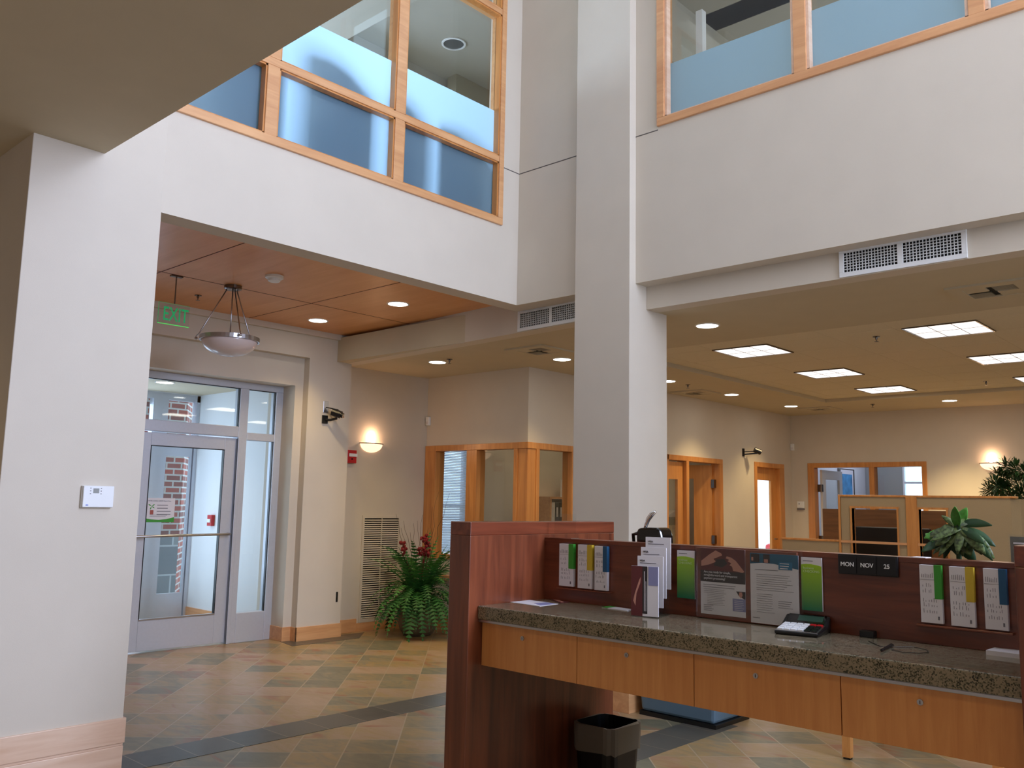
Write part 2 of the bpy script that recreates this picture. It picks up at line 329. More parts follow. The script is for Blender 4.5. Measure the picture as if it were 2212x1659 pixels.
# ================================================================= setting
UPC = plain('upstairs_ceiling', srgb(168, 164, 152), .9)
ZF, ZC, ZW, ZTOP = 3.21, 3.03, 3.33, 7.2
YN, YF, YD, YP, YW = 4.95, 5.12, 8.446, 8.124, 8.30
XF, X2, X3, Y4, X5 = 5.555, 5.702, 7.387, 6.597, 14.0
S('floor', MB().box(-4, 18, -4.5, 14, -.1, 0), SLATE)
S('trim_1', MB().box(2.3, 5.42, 4.95, 5.262, -.05, .002).box(2.3, 5.42, 3.13, 3.44, -.05, .002).box(5.42, 5.73, 3.13, 3.44, -.05, .002), DSLATE)
S('trim_2', MB().prism([(5.30, 7.90), (6.15, 7.90), (6.45, 8.2), (5.37, 8.24)], -.05, .002), DSLATE)
# pier and the wall that runs back from it
S('wall_pier', B(1.537, 2.262, YN, 8.6, 0, ZTOP), WALL, bevel=.004)
S('baseboard_pier', MB().box(1.525, 2.274, YN-.014, YN+.6, .16, .291).box(1.529, 2.268, YN-.006, YN+.6, .145, .16).box(1.527, 2.269, YN-.010, YN+.6, 0, .145), [PALE], bevel=.003)
S('wall_beyond_soffit', B(-4, 1.537, 8.4, 8.6, 0, 3.406), WALL)
# low ceiling over the camera
S('ceiling_low', B(-4, 1.912, -4.5, 8.6, 3.406, 3.7), SOFF)
S('wall_above_low_ceiling', B(1.72, 1.912, -4.5, 8.6, 3.7, ZTOP), WALL)
# left fascia with the upper interior window
WT = 6.95
wx0, wx1, wz0 = 2.262, 5.335, 3.875
S('wall_fascia_left', MB().box(2.262, XF, YF, YF+.18, ZF, wz0).box(wx1, XF, YF, YF+.18, wz0, ZTOP).box(2.262, wx1, YF, YF+.18, WT, ZTOP), WALL)
S('trim_3', MB().box(wx1+.002, XF-.001, YF-.0015, YF+.002, 4.402, 4.41), SEAM)
w1 = ST('window_1', (3.8, YF, wz0))
fr = MB(); y0, y1 = YF-.022, YF+.11
fr.box(wx0, wx1, y0, y1, wz0, 3.935).box(wx1-.055, wx1, y0, y1, 3.935, WT)
for z in (4.434, 5.80): fr.box(wx0, wx1-.055, y0+.006, y1, z, z+.055)
mulls = [(2.995, 3.09), (4.115, 4.21)]
for a, b_ in mulls:
    for z0, z1 in ((3.935, 4.434), (4.489, 5.80), (5.855, WT)): fr.box(a, b_, y0+.006, y1, z0, z1)
fr.build('window_frame', MAPLE, w1, bevel=.004)
gr = MB()
xs = [(wx0, 2.995), (3.09, 4.115), (4.21, wx1-.055)]
for a, b_ in xs:
    for z0, z1 in ((3.935, 4.434), (4.489, 5.80), (5.855, WT)):
        for q in ((a, a+.012, z0, z1), (b_-.012, b_, z0, z1), (a, b_, z0, z0+.012), (a, b_, z1-.012, z1)): gr.box(q[0], q[1], YF-.006, YF+.05, q[2], q[3])
gr.build('glazing_bead', MAPLEZ, w1)
for a, b_ in xs:
    film(a, b_, YF+.062, 0, 3.935, 4.434, 'Y').build('frosted_pane', FROST, w1)
    film(a, b_, YF+.062, 0, 4.489, 4.925, 'Y').build('frosted_pane', FROST, w1)
    B(a, b_, YF+.062, YF+.07, 4.925, 5.80).build('clear_pane', GLASS, w1)
    B(a, b_, YF+.062, YF+.07, 5.855, WT).build('clear_pane', GLASS, w1)
# right fascia (faces the camera's left) with its window
rz0 = 4.43
S('wall_fascia_right', MB().box(XF, X2+.05, -4.5, YF+.18, ZF, rz0).box(XF, X2+.05, 3.655, YF+.18, rz0, ZTOP).box(XF, X2+.05, -4.5, 3.655, WT, ZTOP), WALL)
S('trim_4', MB().box(XF-.0015, XF+.002, 3.655, YF-.0005, 4.402, 4.41), SEAM)
w2 = ST('window_2', (XF, 2.5, rz0))
fr = MB(); a0, a1 = XF-.022, XF+.11
fr.box(a0, a1, -2.2, 3.655, rz0, 4.492).box(a0, a1, 3.59, 3.655, 4.492, WT)
ys = [3.59]
for y in (2.53, 1.41, .3, -.8, -1.9):
    fr.box(a0+.006, a1, y-.092, y, 4.492, WT)
fr.build('window_frame', MAPLEY, w2, bevel=.004)
gr = MB(); cells = [(2.53, 3.59), (1.41, 2.438), (.3, 1.318), (-.8, .208), (-1.9, -.892)]
for a, b_ in cells:
    for q in ((a, a+.02, 4.492, WT), (b_-.02, b_, 4.492, WT), (a, b_, 4.492, 4.505)): gr.box(XF-.004, XF+.05, q[0], q[1], q[2], q[3])
gr.build('glazing_bead', PALE, w2)
for a, b_ in cells:
    film(XF+.062, 0, a, b_, 4.492, 4.955, 'X').build('frosted_pane', FROST, w2)
    B(XF+.062, XF+.07, a, b_, 4.955, WT).build('clear_pane', GLASS, w2)
# free-standing column
S('wall_column', B(5.475, 5.995, 3.864, 4.405, 0, ZTOP), WALL, bevel=.004)
S('baseboard_column', B(5.463, 6.007, 3.852, 4.417, 0, .17), MAPLE, bevel=.002)
# soffit face carrying the wall grilles, slightly splayed towards the entrance
S('wall_soffit_face', MB().prism([(X2, -4.5), (5.85, -4.5), (5.85, 3.8), (6.15, 8.3), (6.0, 8.3), (X2, 3.864)], ZC-.003, 3.6), WALL)
# wood ceiling of the entrance bay
S('ceiling_wood', B(2.262, 6.05, YF+.18, 8.4, ZW, ZW+.1), WPANEL)
js = MB()
for x in (3.22, 4.69): js.box(x-.004, x+.004, YF+.18, 8.3, ZW-.0015, ZW+.002)
for y in (6.97,): js.box(2.262, 6.0, y-.004, y+.004, ZW-.0015, ZW+.002)
S('trim_5', js, SEAMW)
S('trim_6', MB().box(2.262, 5.985, YP-.05, YP, ZW-.06, ZW), WALL)
# entrance wall
S('wall_entrance', MB().box(2.262, 5.487, YP, YP+.1, 3.025, 3.6).box(5.487, 6.05, YP, YW+.2, 0, 3.6).box(5.385, 5.487, YP+.1, YD+.3, 0, 3.025)
  .box(2.262, 5.385, YP+.1, YD+.3, 2.715, 3.6), WALL)
S('wall_far_left', B(6.05, X3+.12, YW, YW+.2, 0, 3.6), WALL)
bb = MB().box(5.387, 5.48, YP+.088, YP+.11, 0, .146).box(5.373, 5.387, YP+.088, YD, 0, .146)
bb.box(5.475, 5.487, YP-.012, YP+.1, 0, .146).box(5.475, 6.055, YP-.012, YP, 0, .146).box(6.05, 6.062, YP-.012, YW, 0, .146)
bb.box(6.05, 6.40, YW-.012, YW, 0, .146).box(6.40, X3, YW-.012, YW, 0, .095).box(X3-.012, X3, Y4, YW, 0, .146)
bb.box(X3-.012, 10.2, Y4-.012, Y4, 0, .146).box(11.72, 12.7, Y4-.012, Y4, 0, .146).box(X5-.012, X5, -4, 4.45, 0, .146).box(X5-.012, X5, 6.3, Y4, 0, .146)
S('baseboard_entrance', bb, MAPLE, bevel=.002)
# office box at the corner: window walls
oz0, oz1 = .86, 2.10
S('wall_office_front', MB().box(X3, X3+.12, Y4, YW, 0, oz0-.05).box(X3, X3+.12, Y4, YW, 2.175, 3.6), WALL)
S('wall_right_back', MB().box(X3+.12, 8.9, Y4, Y4+.12, 0, oz0-.05).box(X3+.12, 8.9, Y4, Y4+.12, 2.175, 3.6).box(8.9, 10.25, Y4, Y4+.12, 0, 3.6)
  .box(10.25, 11.7, Y4, Y4+.12, 2.18, 3.6).box(11.7, 12.72, Y4, Y4+.12, 0, 3.6).box(12.72, 13.7, Y4, Y4+.12, 2.205, 3.6).box(13.7, X5+.12, Y4, Y4+.12, 0, 3.6), WALL)
w3 = ST('window_3', (X3, 7.4, oz0))
q = MB(); a0, a1 = X3-.02, X3+.13
q.box(a0, a1, Y4-.02, YW-.005, 2.105, 2.175).box(a0, a1, Y4-.02, YW-.005, oz0-.05, oz0+.01)
q.box(a0, a1, 8.10, YW-.005, oz0, 2.105).box(a0, a1, 7.385, 7.555, oz0, 2.105).box(a0+.0, a1, 6.735, 6.79, oz0, 2.105)
q.box(a0+.012, 7.52, Y4-.008, 6.735, oz0+.01, 2.105).box(7.52, 7.575, Y4-.02, Y4+.13, oz0, 2.105)
q.box(a1, 8.9, Y4-.02, Y4+.13, 2.105, 2.175).box(a1, 8.9, Y4-.02, Y4+.13, oz0-.05, oz0+.01).box(8.16, 8.22, Y4-.02, Y4+.13, oz0, 2.105).box(8.84, 8.9, Y4-.02, Y4+.13, oz0, 2.105)
q.build('window_frame', MAPLEZ, w3, bevel=.003)
for y0, y1 in ((6.79, 7.385), (7.555, 8.10)): B(X3+.05, X3+.056, y0, y1, oz0+.01, 2.105).build('pane', GLASS, w3)
for x0, x1 in ((7.575, 8.16), (8.22, 8.84)): B(x0, x1, Y4+.05, Y4+.056, oz0+.01, 2.105).build('pane', GLASS, w3)
S('trim_7', B(X3-.05, X3-.001, Y4, 8.02, .56, .62), MAPLEY, bevel=.004)
# office behind those windows: back wall with an outside window
YO = 8.62
S('wall_office_back', MB().box(X3+.12, 7.80, YO, YO+.15, 0, 3.0).box(8.46, 12.1, YO, YO+.15, 0, 3.0).box(7.80, 8.46, YO, YO+.15, 0, .80).box(7.80, 8.46, YO, YO+.15, 2.35, 3.0), WALL)
S('wall_office_side', MB().box(12.0, 12.12, Y4+.12, YO, 0, 3.0), WALL)
S('ceiling_office', B(X3+.12, 12.12, Y4+.12, YO+.15, 2.9, 3.0), CEIL)
w4 = ST('window_4', (8.13, YO, .8))
MB().box(7.80, 8.46, YO+.08, YO+.12, .80, .84).box(7.80, 8.46, YO+.08, YO+.12, 1.42, 1.46).box(7.80, 7.84, YO+.08, YO+.12, .8, 2.35).box(8.42, 8.46, YO+.08, YO+.12, .8, 2.35).build('window_frame', WHITEP, w4)
B(7.84, 8.42, YO+.1, YO+.104, .84, 2.35).build('pane', GLASS, w4)
bl = T('window_blind', 'white horizontal slatted blind drawn over the office window behind the fern', 'blind', (8.13, YO+.02, .80))
sl = MB(); z = .83
while z < 2.31: sl.add([(7.815, YO-.004, z+.012), (8.445, YO-.004, z+.012), (8.445, YO+.014, z+.03), (7.815, YO+.014, z+.03)], [(0, 1, 2, 3)]); z += .0215
sl.build('slats', BLIND, bl, solid=.001)
B(7.81, 8.45, YO-.012, YO+.02, 2.30, 2.34).build('headrail', WHITE, bl); B(7.81, 8.45, YO-.006, YO+.012, .805, .828).build('bottom_rail', WHITE, bl)
# ceilings of the low rooms: plaster border, raised tile field
tx0, tx1, ty0, ty1 = 7.30, 12.45, -3.0, 5.32
S('ceiling', MB().box(5.85, tx0, -4.5, 5.4, ZC, 3.3).box(5.85, tx0, 5.4, YW+.2, ZC, 3.3).box(tx0, X3+.05, Y4+.12, YW+.2, ZC, 3.3).box(tx0, tx1, ty1, Y4+.12, ZC, 3.3).box(tx1, X5+.12, -4.5, Y4+.12, ZC, 3.3), SOFF)
S('ceiling_tiles', B(tx0, tx1, ty0-1, ty1, ZC+.05, 3.3), CEIL)
tg = MB()
for k in range(9): tg.box(7.86+k*.6-.008, 7.86+k*.6+.008, ty0, ty1, ZC+.0485, ZC+.052)
for k in range(14): tg.box(tx0, tx1, 5.12-k*.6-.004, 5.12-k*.6+.004, ZC+.0486, ZC+.052)
S('trim_8', tg, CEIL)
# far right wall with the wide opening
S('wall_right', MB().box(X5, X5+.12, -4.5, 4.49, 0, 3.3).box(X5, X5+.12, 6.27, Y4+.12, 0, 3.3).box(X5, X5+.12, 4.49, 6.27, 2.235, 3.3), WALL)
S('wall_south', MB().box(6.5, X5+.12, -4.5, -4.3, 0, 3.3).box(5.56, 6.5, -4.5, -4.3, 0, ZTOP).box(-4, 2.0, -4.5, -4.3, 0, ZTOP).box(2.0, 5.56, -4.5, -4.3, 0, .4).box(2.0, 5.56, -4.5, -4.3, 6.9, ZTOP), WALL)
S('wall_west', B(-4.2, -4, -4.5, 8.6, 0, 3.7), WALL)
S('ceiling_atrium', B(1.7, 5.75, -4.5, YF+.2, ZTOP, ZTOP+.1), WHITEP)
w9 = ST('window_5', (3.78, -4.4, .4))
q = MB()
for x in (2.0, 2.88, 3.77, 4.65, 5.5): q.box(x, x+.06, -4.44, -4.36, .4, 6.9)
for z in (.4, 2.6, 4.7, 6.84): q.box(2.0, 5.56, -4.44, -4.36, z, z+.06)
q.build('window_frame', ALU, w9)
# rooms above
S('wall_upstairs_left', MB().box(-.5, 2.2, 9.2, 9.4, 3.45, 7.2).box(2.2, 7.5, 9.2, 9.4, 3.45, 3.75).box(2.2, 7.5, 9.2, 9.4, 5.6, 7.2).box(3.0, 3.7, 9.2, 9.4, 3.75, 5.6).box(4.5, 5.3, 9.2, 9.4, 3.75, 5.6).box(6.2, 7.5, 9.2, 9.4, 3.75, 5.6).box(7.5, 7.6, YF+.2, 9.4, 3.45, 7.2), WALL)
S('ceiling_upstairs_left', MB().box(2.262, 7.6, YF+.18, 9.4, 6.35, 6.45).box(4.6, 4.95, YF+.18, 9.4, 6.1, 6.35).box(2.262, 7.6, 7.2, 7.5, 6.1, 6.35), UPC)
S('trim_9', MB().box(2.262, 7.6, YF+.185, 9.4, 3.62, 3.66), SOFF)
S('wall_upstairs_right', MB().box(9.0, 9.1, -4.5, YF+.2, 3.4, 7.2).box(5.76, 9.0, YF+.2, YF+.3, 3.4, 7.2).box(5.76, 9.0, -4.5, -4.4, 3.4, 7.2), WALL)
S('ceiling_upstairs_right', MB().box(5.76, 9.1, -4.5, YF+.3, 5.9, 6.0).box(5.76, 9.0, 3.9, 4.0, 5.3, 5.9), UPC)
# ================================================================= entrance storefront
d1 = ST('door_1', (4.4, YD, 0)); a0, a1 = YD, YD+.11
q = MB()
XL = 3.45
q.box(XL, 5.385, a0, a1, 2.645, 2.715).box(5.30, 5.385, a0, a1, 0, 2.645).box(4.865, 4.965, a0, a1, 0, 2.645).box(XL, 4.865, a0, a1, 2.125, 2.235).box(4.965, 5.30, a0, a1, 2.10, 2.18).box(XL, XL+.06, a0, a1, 0, 2.645)
q.box(4.965, 5.30, a0, a1, 0, .30).box(4.865, 4.905, a0-.008, a0+.02, 0, 2.12)
q.build('door_frame', ALU, d1, bevel=.004)
gb = MB(); gb.box(4.72, 4.865, a0-.012, a0, 2.24, 2.26)
lf = ST('tmp'); bpy.data.objects.remove(lf)
leaf = MB(); b0, b1 = YD+.03, YD+.075
leaf.box(XL+.07, 3.945, b0, b1, .015, 2.11).box(4.735, 4.86, b0, b1, .015, 2.11).box(3.945, 4.735, b0, b1, 1.985, 2.11).box(3.945, 4.735, b0, b1, .015, .30)
lo = leaf.build('door_leaf', ALU, d1, bevel=.003)
B(3.945, 4.735, b0+.015, b0+.021, .30, 1.985).build('pane', GLASS, lo)
MB().box(3.945, 4.735, b0-.003, b0+.03, .30, .315).build('glazing_bead', METAL, lo)
MB().box(3.945, 3.952, b0-.002, b0+.04, .30, 1.985).box(4.728, 4.735, b0-.002, b0+.04, .30, 1.985).box(3.945, 4.735, b0-.002, b0+.04, 1.978, 1.985).build('gasket', BLACK, lo)
MB().tube([(3.56, b0, 1.10), (3.56, b0-.07, 1.10), (3.60, b0-.085, 1.10), (4.78, b0-.085, 1.115), (4.82, b0-.07, 1.115), (4.82, b0, 1.115)], .013, 10).build('push_bar', METAL, lo, smooth=True)
B(XL+.06, 4.865, a0+.05, a0+.056, 2.235, 2.645).build('pane', GLASS, d1)
B(4.965, 5.30, a0+.05, a0+.056, .30, 2.10).build('pane', GLASS, d1)
B(4.965, 5.30, a0+.05, a0+.056, 2.18, 2.645).build('pane', GLASS, d1)
MB().box(5.293, 5.30, a0+.02, a0+.05, .30, 2.10).box(5.293, 5.30, a0+.02, a0+.05, 2.18, 2.645).box(XL+.06, 4.865, a0+.02, a0+.05, 2.638, 2.645).box(4.965, 5.30, a0+.02, a0+.05, 2.638, 2.645).box(4.858, 4.865, a0+.02, a0+.05, 2.235, 2.638).build('gasket', BLACK, d1)
S('wall_entrance_left', B(2.262, XL, YD, YD+.3, 0, 2.715), WALL)
# vestibule
VY = 10.45; VX = oY(421, 1050, VY).x; VX2 = VX-.07
S('wall_vestibule', MB().box(VX, VX+.1, YD+.3, VY+.2, 0, 2.9).box(2.4, 2.5, YD+.3, VY, 0, 2.9).box(2.4, VX, VY, VY+.1, 2.75, 2.9), WHITEP)
S('baseboard_vestibule', B(VX-.014, VX, YD+.3, VY, 0, .15), MAPLEY)
S('ceiling_vestibule', B(2.4, VX+.1, YD+.3, VY+.1, 2.76, 2.86), SOFF)
d2 = ST('door_2', (4.7, VY, 0))
def vx(px): return oY(px, 1050, VY).x
q = MB(); q.box(vx(414), VX, VY, VY+.1, 0, 2.75).box(2.5, VX, VY, VY+.1, 2.67, 2.75).box(2.5, VX, VY, VY+.1, 2.10, 2.18)
q.box(vx(318), vx(330), VY-.01, VY+.1, 0, 2.67).box(vx(331), vx(356), VY+.02, VY+.07, 0, 2.10).box(vx(356), vx(412), VY+.02, VY+.07, 0, .32).box(vx(356), vx(412), VY+.02, VY+.07, 1.98, 2.10)
q.box(vx(330), vx(352), VY, VY+.1, 2.18, 2.67).box(vx(409), vx(412), VY+.02, VY+.07, .32, 1.98)
q.box(2.5, vx(318), VY, VY+.1, 0, .3)
q.build('door_frame', ALU, d2)
B(vx(356), vx(409), VY+.04, VY+.046, .32, 1.98).build('pane', GLASS, d2); B(vx(352), vx(408), VY+.04, VY+.046, 2.18, 2.67).build('pane', GLASS, d2)
B(2.5, vx(318), VY+.04, VY+.046, .3, 2.67).build('pane', GLASS, d2)
bx1 = oY(397, 1000, 12.0).x; bx2 = oY(411, 1000, 12.6).x
zb = oY(385, 1158, 12.0).z
S('wall_brick', MB().box(3.0, bx1, 12.0, 12.6, zb, 4.0).mat(1).box(3.0, bx1, 12.0, 12.6, 0, zb).mat(0).prism([(bx1, 12.0), (bx2, 12.6), (bx1, 12.6)], 0, 4).box(3.6, oY(322, 1000, 11.3).x, 11.3, 12.0, zb, 4.0), [BRICK, BLOCK])
S('floor_outside', B(1, 16, 10.55, 14, 0, .02), plain('concrete', srgb(170, 170, 168), .9, noise=.05))
# red fire call point in vestibule
t = T('fire_alarm_pull', 'small red and white fire alarm pull on the vestibule wall behind the glass door', 'fire alarm', (VX, oX(459, 1125, VX).y, oX(459, 1125, VX).z-.06), RZX)
B(-.05, .05, -.045, 0, 0, .13).build('backplate', RED, t, local=True, bevel=.004); B(-.035, .035, -.055, -.045, .04, .08).build('handle', WHITE, t, local=True)
# sticker sign on the door
st_ = T('door_notice', 'white notice with green wave foot and plant emblem hung on the glass entrance door', 'notice', (4.08, YD+.035, 1.245))
p0 = oY(313, 1078, YD+.03); p1 = oY(376, 1128, YD+.03)
W_, H_ = p1.x-p0.x, .235; st_.location = (p0.x, YD+.038, p1.z); FRAME[st_.name] = (Vector(st_.location), 0)
B(0, W_, 0, .002, .02, H_).build('sheet', PAPER, st_, local=True)
MB().yprism([(0, 0), (W_, 0), (W_, .05), (W_*.75, .03), (W_*.5, .024), (W_*.25, .028), (0, .04)], -.001, .002).build('green_foot', GREEN, st_, local=True)
lm = MB(); lines(lm, W_*.42, W_*.88, H_*.72, 4, .03, .007, -.0005, 2); lines(lm, W_*.2, W_*.8, H_*.3, 2, .014, .004, -.0005, 3); lm.build('print', INK, st_, local=True)
text('heading', "WE'RE GOING GREEN Here's How", .0155, (W_*.12, -.001, H_*.86), INK, st_)
em = MB()
for a in (30, 150, 250, 330):
    c_, s_ = math.cos(math.radians(a)), math.sin(math.radians(a)); cx, cz = W_*.24, H_*.66
    em.yprism([(cx, cz), (cx+.022*c_-.006*s_, cz+.022*s_+.006*c_), (cx+.038*c_, cz+.038*s_), (cx+.022*c_+.006*s_, cz+.022*s_-.006*c_)][::1], -.0016, -.0004)
em.build('leaf_emblem', GREEN, st_, local=True)
B(W_*.2, W_*.31, -.0016, -.0004, H_*.32, H_*.5).build('pot_emblem', plain('brick_print', srgb(170, 90, 80), .7), st_, local=True)
# ================================================================= ceiling fixtures
def downlight(loc, lab, grp, r=.092):
    t = T('downlight', lab, 'ceiling light', loc, 0, grp)
    MB().lathe((0, 0, 0), [(r+.014, -.0005), (r+.014, -.006), (r, -.007), (r, -.001)], 28).build('trim_ring', WHITE, t, local=True)
    MB().lathe((0, 0, 0), [(r, -.004), (.0005, -.0045)], 28).build('lamp_disc', LAMP, t, local=True)
    return t
DL = [((5.21, 6.32, ZW), 'round downlight in the wood ceiling nearer the white fascia', 'downlights in the wood entrance ceiling'),
      ((5.20, 7.59, ZW), 'round downlight in the wood ceiling nearer the entrance wall', 'downlights in the wood entrance ceiling'),
      ((6.53, 7.20, ZC), 'round downlight in the plaster ceiling in front of the white wall sensor', 'downlights left of the column'),
      ((7.19, 5.95, ZC), 'round downlight beside the square air diffuser left of the column', 'downlights left of the column'),
      ((6.54, 3.81, ZC), 'large nearest round downlight just right of the column', 'downlights in the right room'),
      ((9.25, 5.95, ZC), 'round downlight half hidden behind the right edge of the column', 'downlights in the right room'),
      ((10.86, 5.96, ZC), 'round downlight above the double office doors', 'downlights in the right room'),
      ((12.60, 5.92, ZC), 'round downlight near the back corner of the right room beside the faint diffuser', 'downlights in the right room'),
      ((13.09, 3.82, ZC), 'round downlight above the lit wall sconce of the right room', 'downlights in the right room'),
      ((4.55, 9.55, 2.76), 'round downlight in the vestibule ceiling seen through the transom glass', 'vestibule downlight')]
first = downlight(*DL[0])
for l, lab, g_ in DL[1:]: dup(first, l, None, lab, g_)
def spot(loc, e, size=110, col=(1, .80, .55), blend=.6, r=.06, name='lamp'):
    L = bpy.data.lights.new(name, 'SPOT'); L.energy = e; L.spot_size = math.radians(size); L.spot_blend = blend; L.color = col; L.shadow_soft_size = r
    o = bpy.data.objects.new(name, L); C.objects.link(o); o.location = loc; return o
def area(loc, rot, sx, sy, e, col, name='daylight', spread=180):
    L = bpy.data.lights.new(name, 'AREA'); L.shape = 'RECTANGLE'; L.size = sx; L.size_y = sy; L.energy = e; L.color = col; L.spread = math.radians(spread)
    o = bpy.data.objects.new(name, L); C.objects.link(o); o.location = loc; o.rotation_euler = rot; return o
WARM = (1, .73, .35)
# off-camera downlights of the same ceilings, lamps only plus the ones in view
for (l, lab, g_), e in zip(DL, (58, 62, 44, 50, 26, 50, 72, 72, 230, 30)):
    spot((l[0], l[1], l[2]-.03), e, 105, WARM, .8)
for p in ((6.5, 1.2, ZC), (13.1, .8, ZC), (6.5, -1.6, ZC)): dup(first, p, None, 'round downlight beyond the right edge of the picture', 'downlights out of the picture'); spot((p[0], p[1], p[2]-.03), 36, 105, WARM, .8)
for p in ((.4, 6.6, 3.406), (-1.2, 6.6, 3.406)): dup(first, p, None, 'round downlight in the low ceiling left of the pier', 'downlights out of the picture'); spot((p[0], p[1], p[2]-.03), 60, 130, WARM, .8)
for p in ((.2, -.4, 3.406), (.6, 1.6, 3.406)): dup(first, p, None, 'added unseen round downlight in the low ceiling over the camera', 'downlights out of the picture'); spot((p[0], p[1], p[2]-.03), 22, 140, WARM, .8)  # added downlights over the camera, filling light onto the desk drawers
# troffers
def troffer(loc, lab):
    t = T('troffer_light', lab, 'ceiling light', loc, 0, 'square fluorescent lights in the tile ceiling')
    MB().box(-.3, .3, -.3, -.288, -.012, 0).box(-.3, .3, .288, .3, -.012, 0).box(-.3, -.288, -.288, .288, -.012, 0).box(.288, .3, -.288, .288, -.012, 0).build('frame', DARKMET, t, local=True)
    B(-.288, .288, -.288, .288, -.006, -.001).build('lens', TROF, t, local=True)
    q = MB(); 
    for y in (-.096, .096): q.box(-.288, .288, y-.003, y+.003, -.009, -.006)
    q.box(-.003, .003, -.288, .288, -.009, -.006); q.build('divider', plain('lens_divider', srgb(190, 186, 184), .6) if 'lens_divider' not in MATS else MATS['lens_divider'], t, local=True)
    return t
TZ = ZC+.05
TL = [((8.16, 4.23), 'square fluorescent ceiling light nearest the column'), ((8.16, 2.36), 'square fluorescent ceiling light closest below the right wall grille'),
      ((10.03, 4.23), 'middle square fluorescent light of the row running back from the column'), ((11.82, 4.23), 'farthest square fluorescent light of the row running back from the column'),
      ((10.03, 2.36), 'square fluorescent light cut by the right edge of the picture, larger one'), ((11.82, 2.36), 'small square fluorescent light at the right edge of the picture')]
tf = troffer((TL[0][0][0], TL[0][0][1], TZ), TL[0][1])
for (x, y), lab in TL[1:]: dup(tf, (x, y, TZ), None, lab)
for (x, y), lab in TL: area((x, y, TZ-.02), (0, 0, 0), .55, .55, 8, (1, .88, .70), 'fluorescent')
for x in (8.16, 10.03, 11.82): dup(tf, (x, .5, TZ), None, 'square fluorescent light beyond the right edge of the picture', 'lights out of the picture'); area((x, .5, TZ-.02), (0, 0, 0), .55, .55, 8, (1, .88, .70), 'fluorescent')
# sprinklers
def sprinkler(loc, lab):
    t = T('sprinkler_head', lab, 'sprinkler', loc, 0, 'ceiling sprinkler heads')
    MB().lathe((0, 0, 0), [(.032, 0), (.032, -.005), (.012, -.008), (.010, -.028), (.004, -.03), (.004, -.045), (.0005, -.046)], 14).build('body', DARKMET, t, local=True)
    MB().lathe((0, 0, -.046), [(.0005, 0), (.02, 0), (.02, -.002), (.0005, -.002)], 14).build('deflector', DARKMET, t, local=True); return t
sp0 = sprinkler(oZ(428, 638, ZW), 'small dark sprinkler head in the wood ceiling beside the pendant lamp')
for px, py, z, lab in ((971, 776, ZC, 'small sprinkler head beside the downlight left of the column'), (1893, 727, TZ, 'sprinkler head between the square lights of the tile ceiling'), (1486, 831, ZC, 'sprinkler head right of the column above the double doors'),
    (2130, 824, TZ, 'sprinkler head in the tile ceiling near the right edge'), (1885, 873, ZC, 'sprinkler head over the far right wall')): dup(sp0, oZ(px, py, z), None, lab)
# smoke detector
t = T('smoke_detector', 'round white smoke detector on the wood ceiling right of the pendant', 'smoke detector', oZ(593, 596, ZW))
MB().lathe((0, 0, 0), [(.075, 0), (.075, -.02), (.066, -.026), (.045, -.028)], 28).build('base', WHITE, t, local=True, smooth=False)
MB().lathe((0, 0, 0), [(.05, -.027), (.05, -.045), (.04, -.052), (.0005, -.053)], 28).build('sensor_cap', WHITE, t, local=True)
# square diffusers
def diffuser(loc, s, lab, n=2):
    t = T('air_diffuser', lab, 'air diffuser', loc, 0, 'square ceiling air diffusers')
    h = s/2; q = MB()
    q.box(-h, h, -h, -h+.09, -.016, 0).box(-h, h, h-.09, h, -.016, 0).box(-h, -h+.09, -h+.09, h-.09, -.016, 0).box(h-.09, h, -h+.09, h-.09, -.016, 0)
    q.box(-h+.09, -.02, .02, h-.09, -.012, 0).box(.02, h-.09, -h+.09, -.02, -.012, 0)
    q.build('frame', SOFF, t, local=True)
    v = MB(); v.box(-h+.09, h-.09, -h+.09, h-.09, -.003, 0); v.build('dark_core', DARK, t, local=True)
    f = MB()
    for i in range(9):
        x = -h+.1+i*(h-.12)/8; f.add([(x, -h+.09, -.014), (x+.018, -h+.09, -.003), (x+.018, -.02, -.003), (x, -.02, -.014)], [(0, 1, 2, 3)])
        f.add([(x+h-.09, .02, -.014), (x+h-.072, .02, -.003), (x+h-.072, h-.09, -.003), (x+h-.09, h-.09, -.014)], [(0, 1, 2, 3)])
    f.build('fins', SOFF, t, local=True, solid=.0015); return t
df0 = diffuser((6.62, 5.78, ZC), .50, 'square white ceiling diffuser left of the column')
dup(df0, (6.64, 1.62, ZC), None, 'square white ceiling diffuser below the right wall grille at the right edge')
dup(df0, (13.15, 5.70, ZC), None, 'flat far diffuser in the back corner of the right room ceiling')
dup(df0, (10.40, 6.25, ZC), None, 'faint diffuser above the double office doors')
# wall grilles (white, egg-crate)
def grille(y1, y0, z0, z1, lab):
    t = T('wall_grille', lab, 'air grille', (X2, y1, z0), RZX, 'white grilles under the fascia')
    w, h = y1-y0, z1-z0; q = MB()
    q.box(0, w, -.012, 0, 0, .032).box(0, w, -.012, 0, h-.032, h).box(0, .032, -.012, 0, .032, h-.032).box(w-.032, w, -.012, 0, .032, h-.032).box(w/2-.018, w/2+.018, -.012, 0, .032, h-.032)
    q.build('frame', WHITE, t, local=True, bevel=.002)
    B(.03, w-.03, -.0015, 0, .03, h-.03).build('dark_core', DARK, t, local=True)
    g_ = MB()
    for a, b_ in ((.032, w/2-.018), (w/2+.018, w-.032)):
        n = 17
        for i in range(1, n): x = a+(b_-a)*i/n; g_.box(x-.002, x+.002, -.009, -.0015, .032, h-.032)
        for i in range(1, 7): z = .032+(h-.064)*i/7; g_.box(a, b_, -.010, -.0015, z-.002, z+.002)
    g_.build('grid', WHITEP, t, local=True); return t
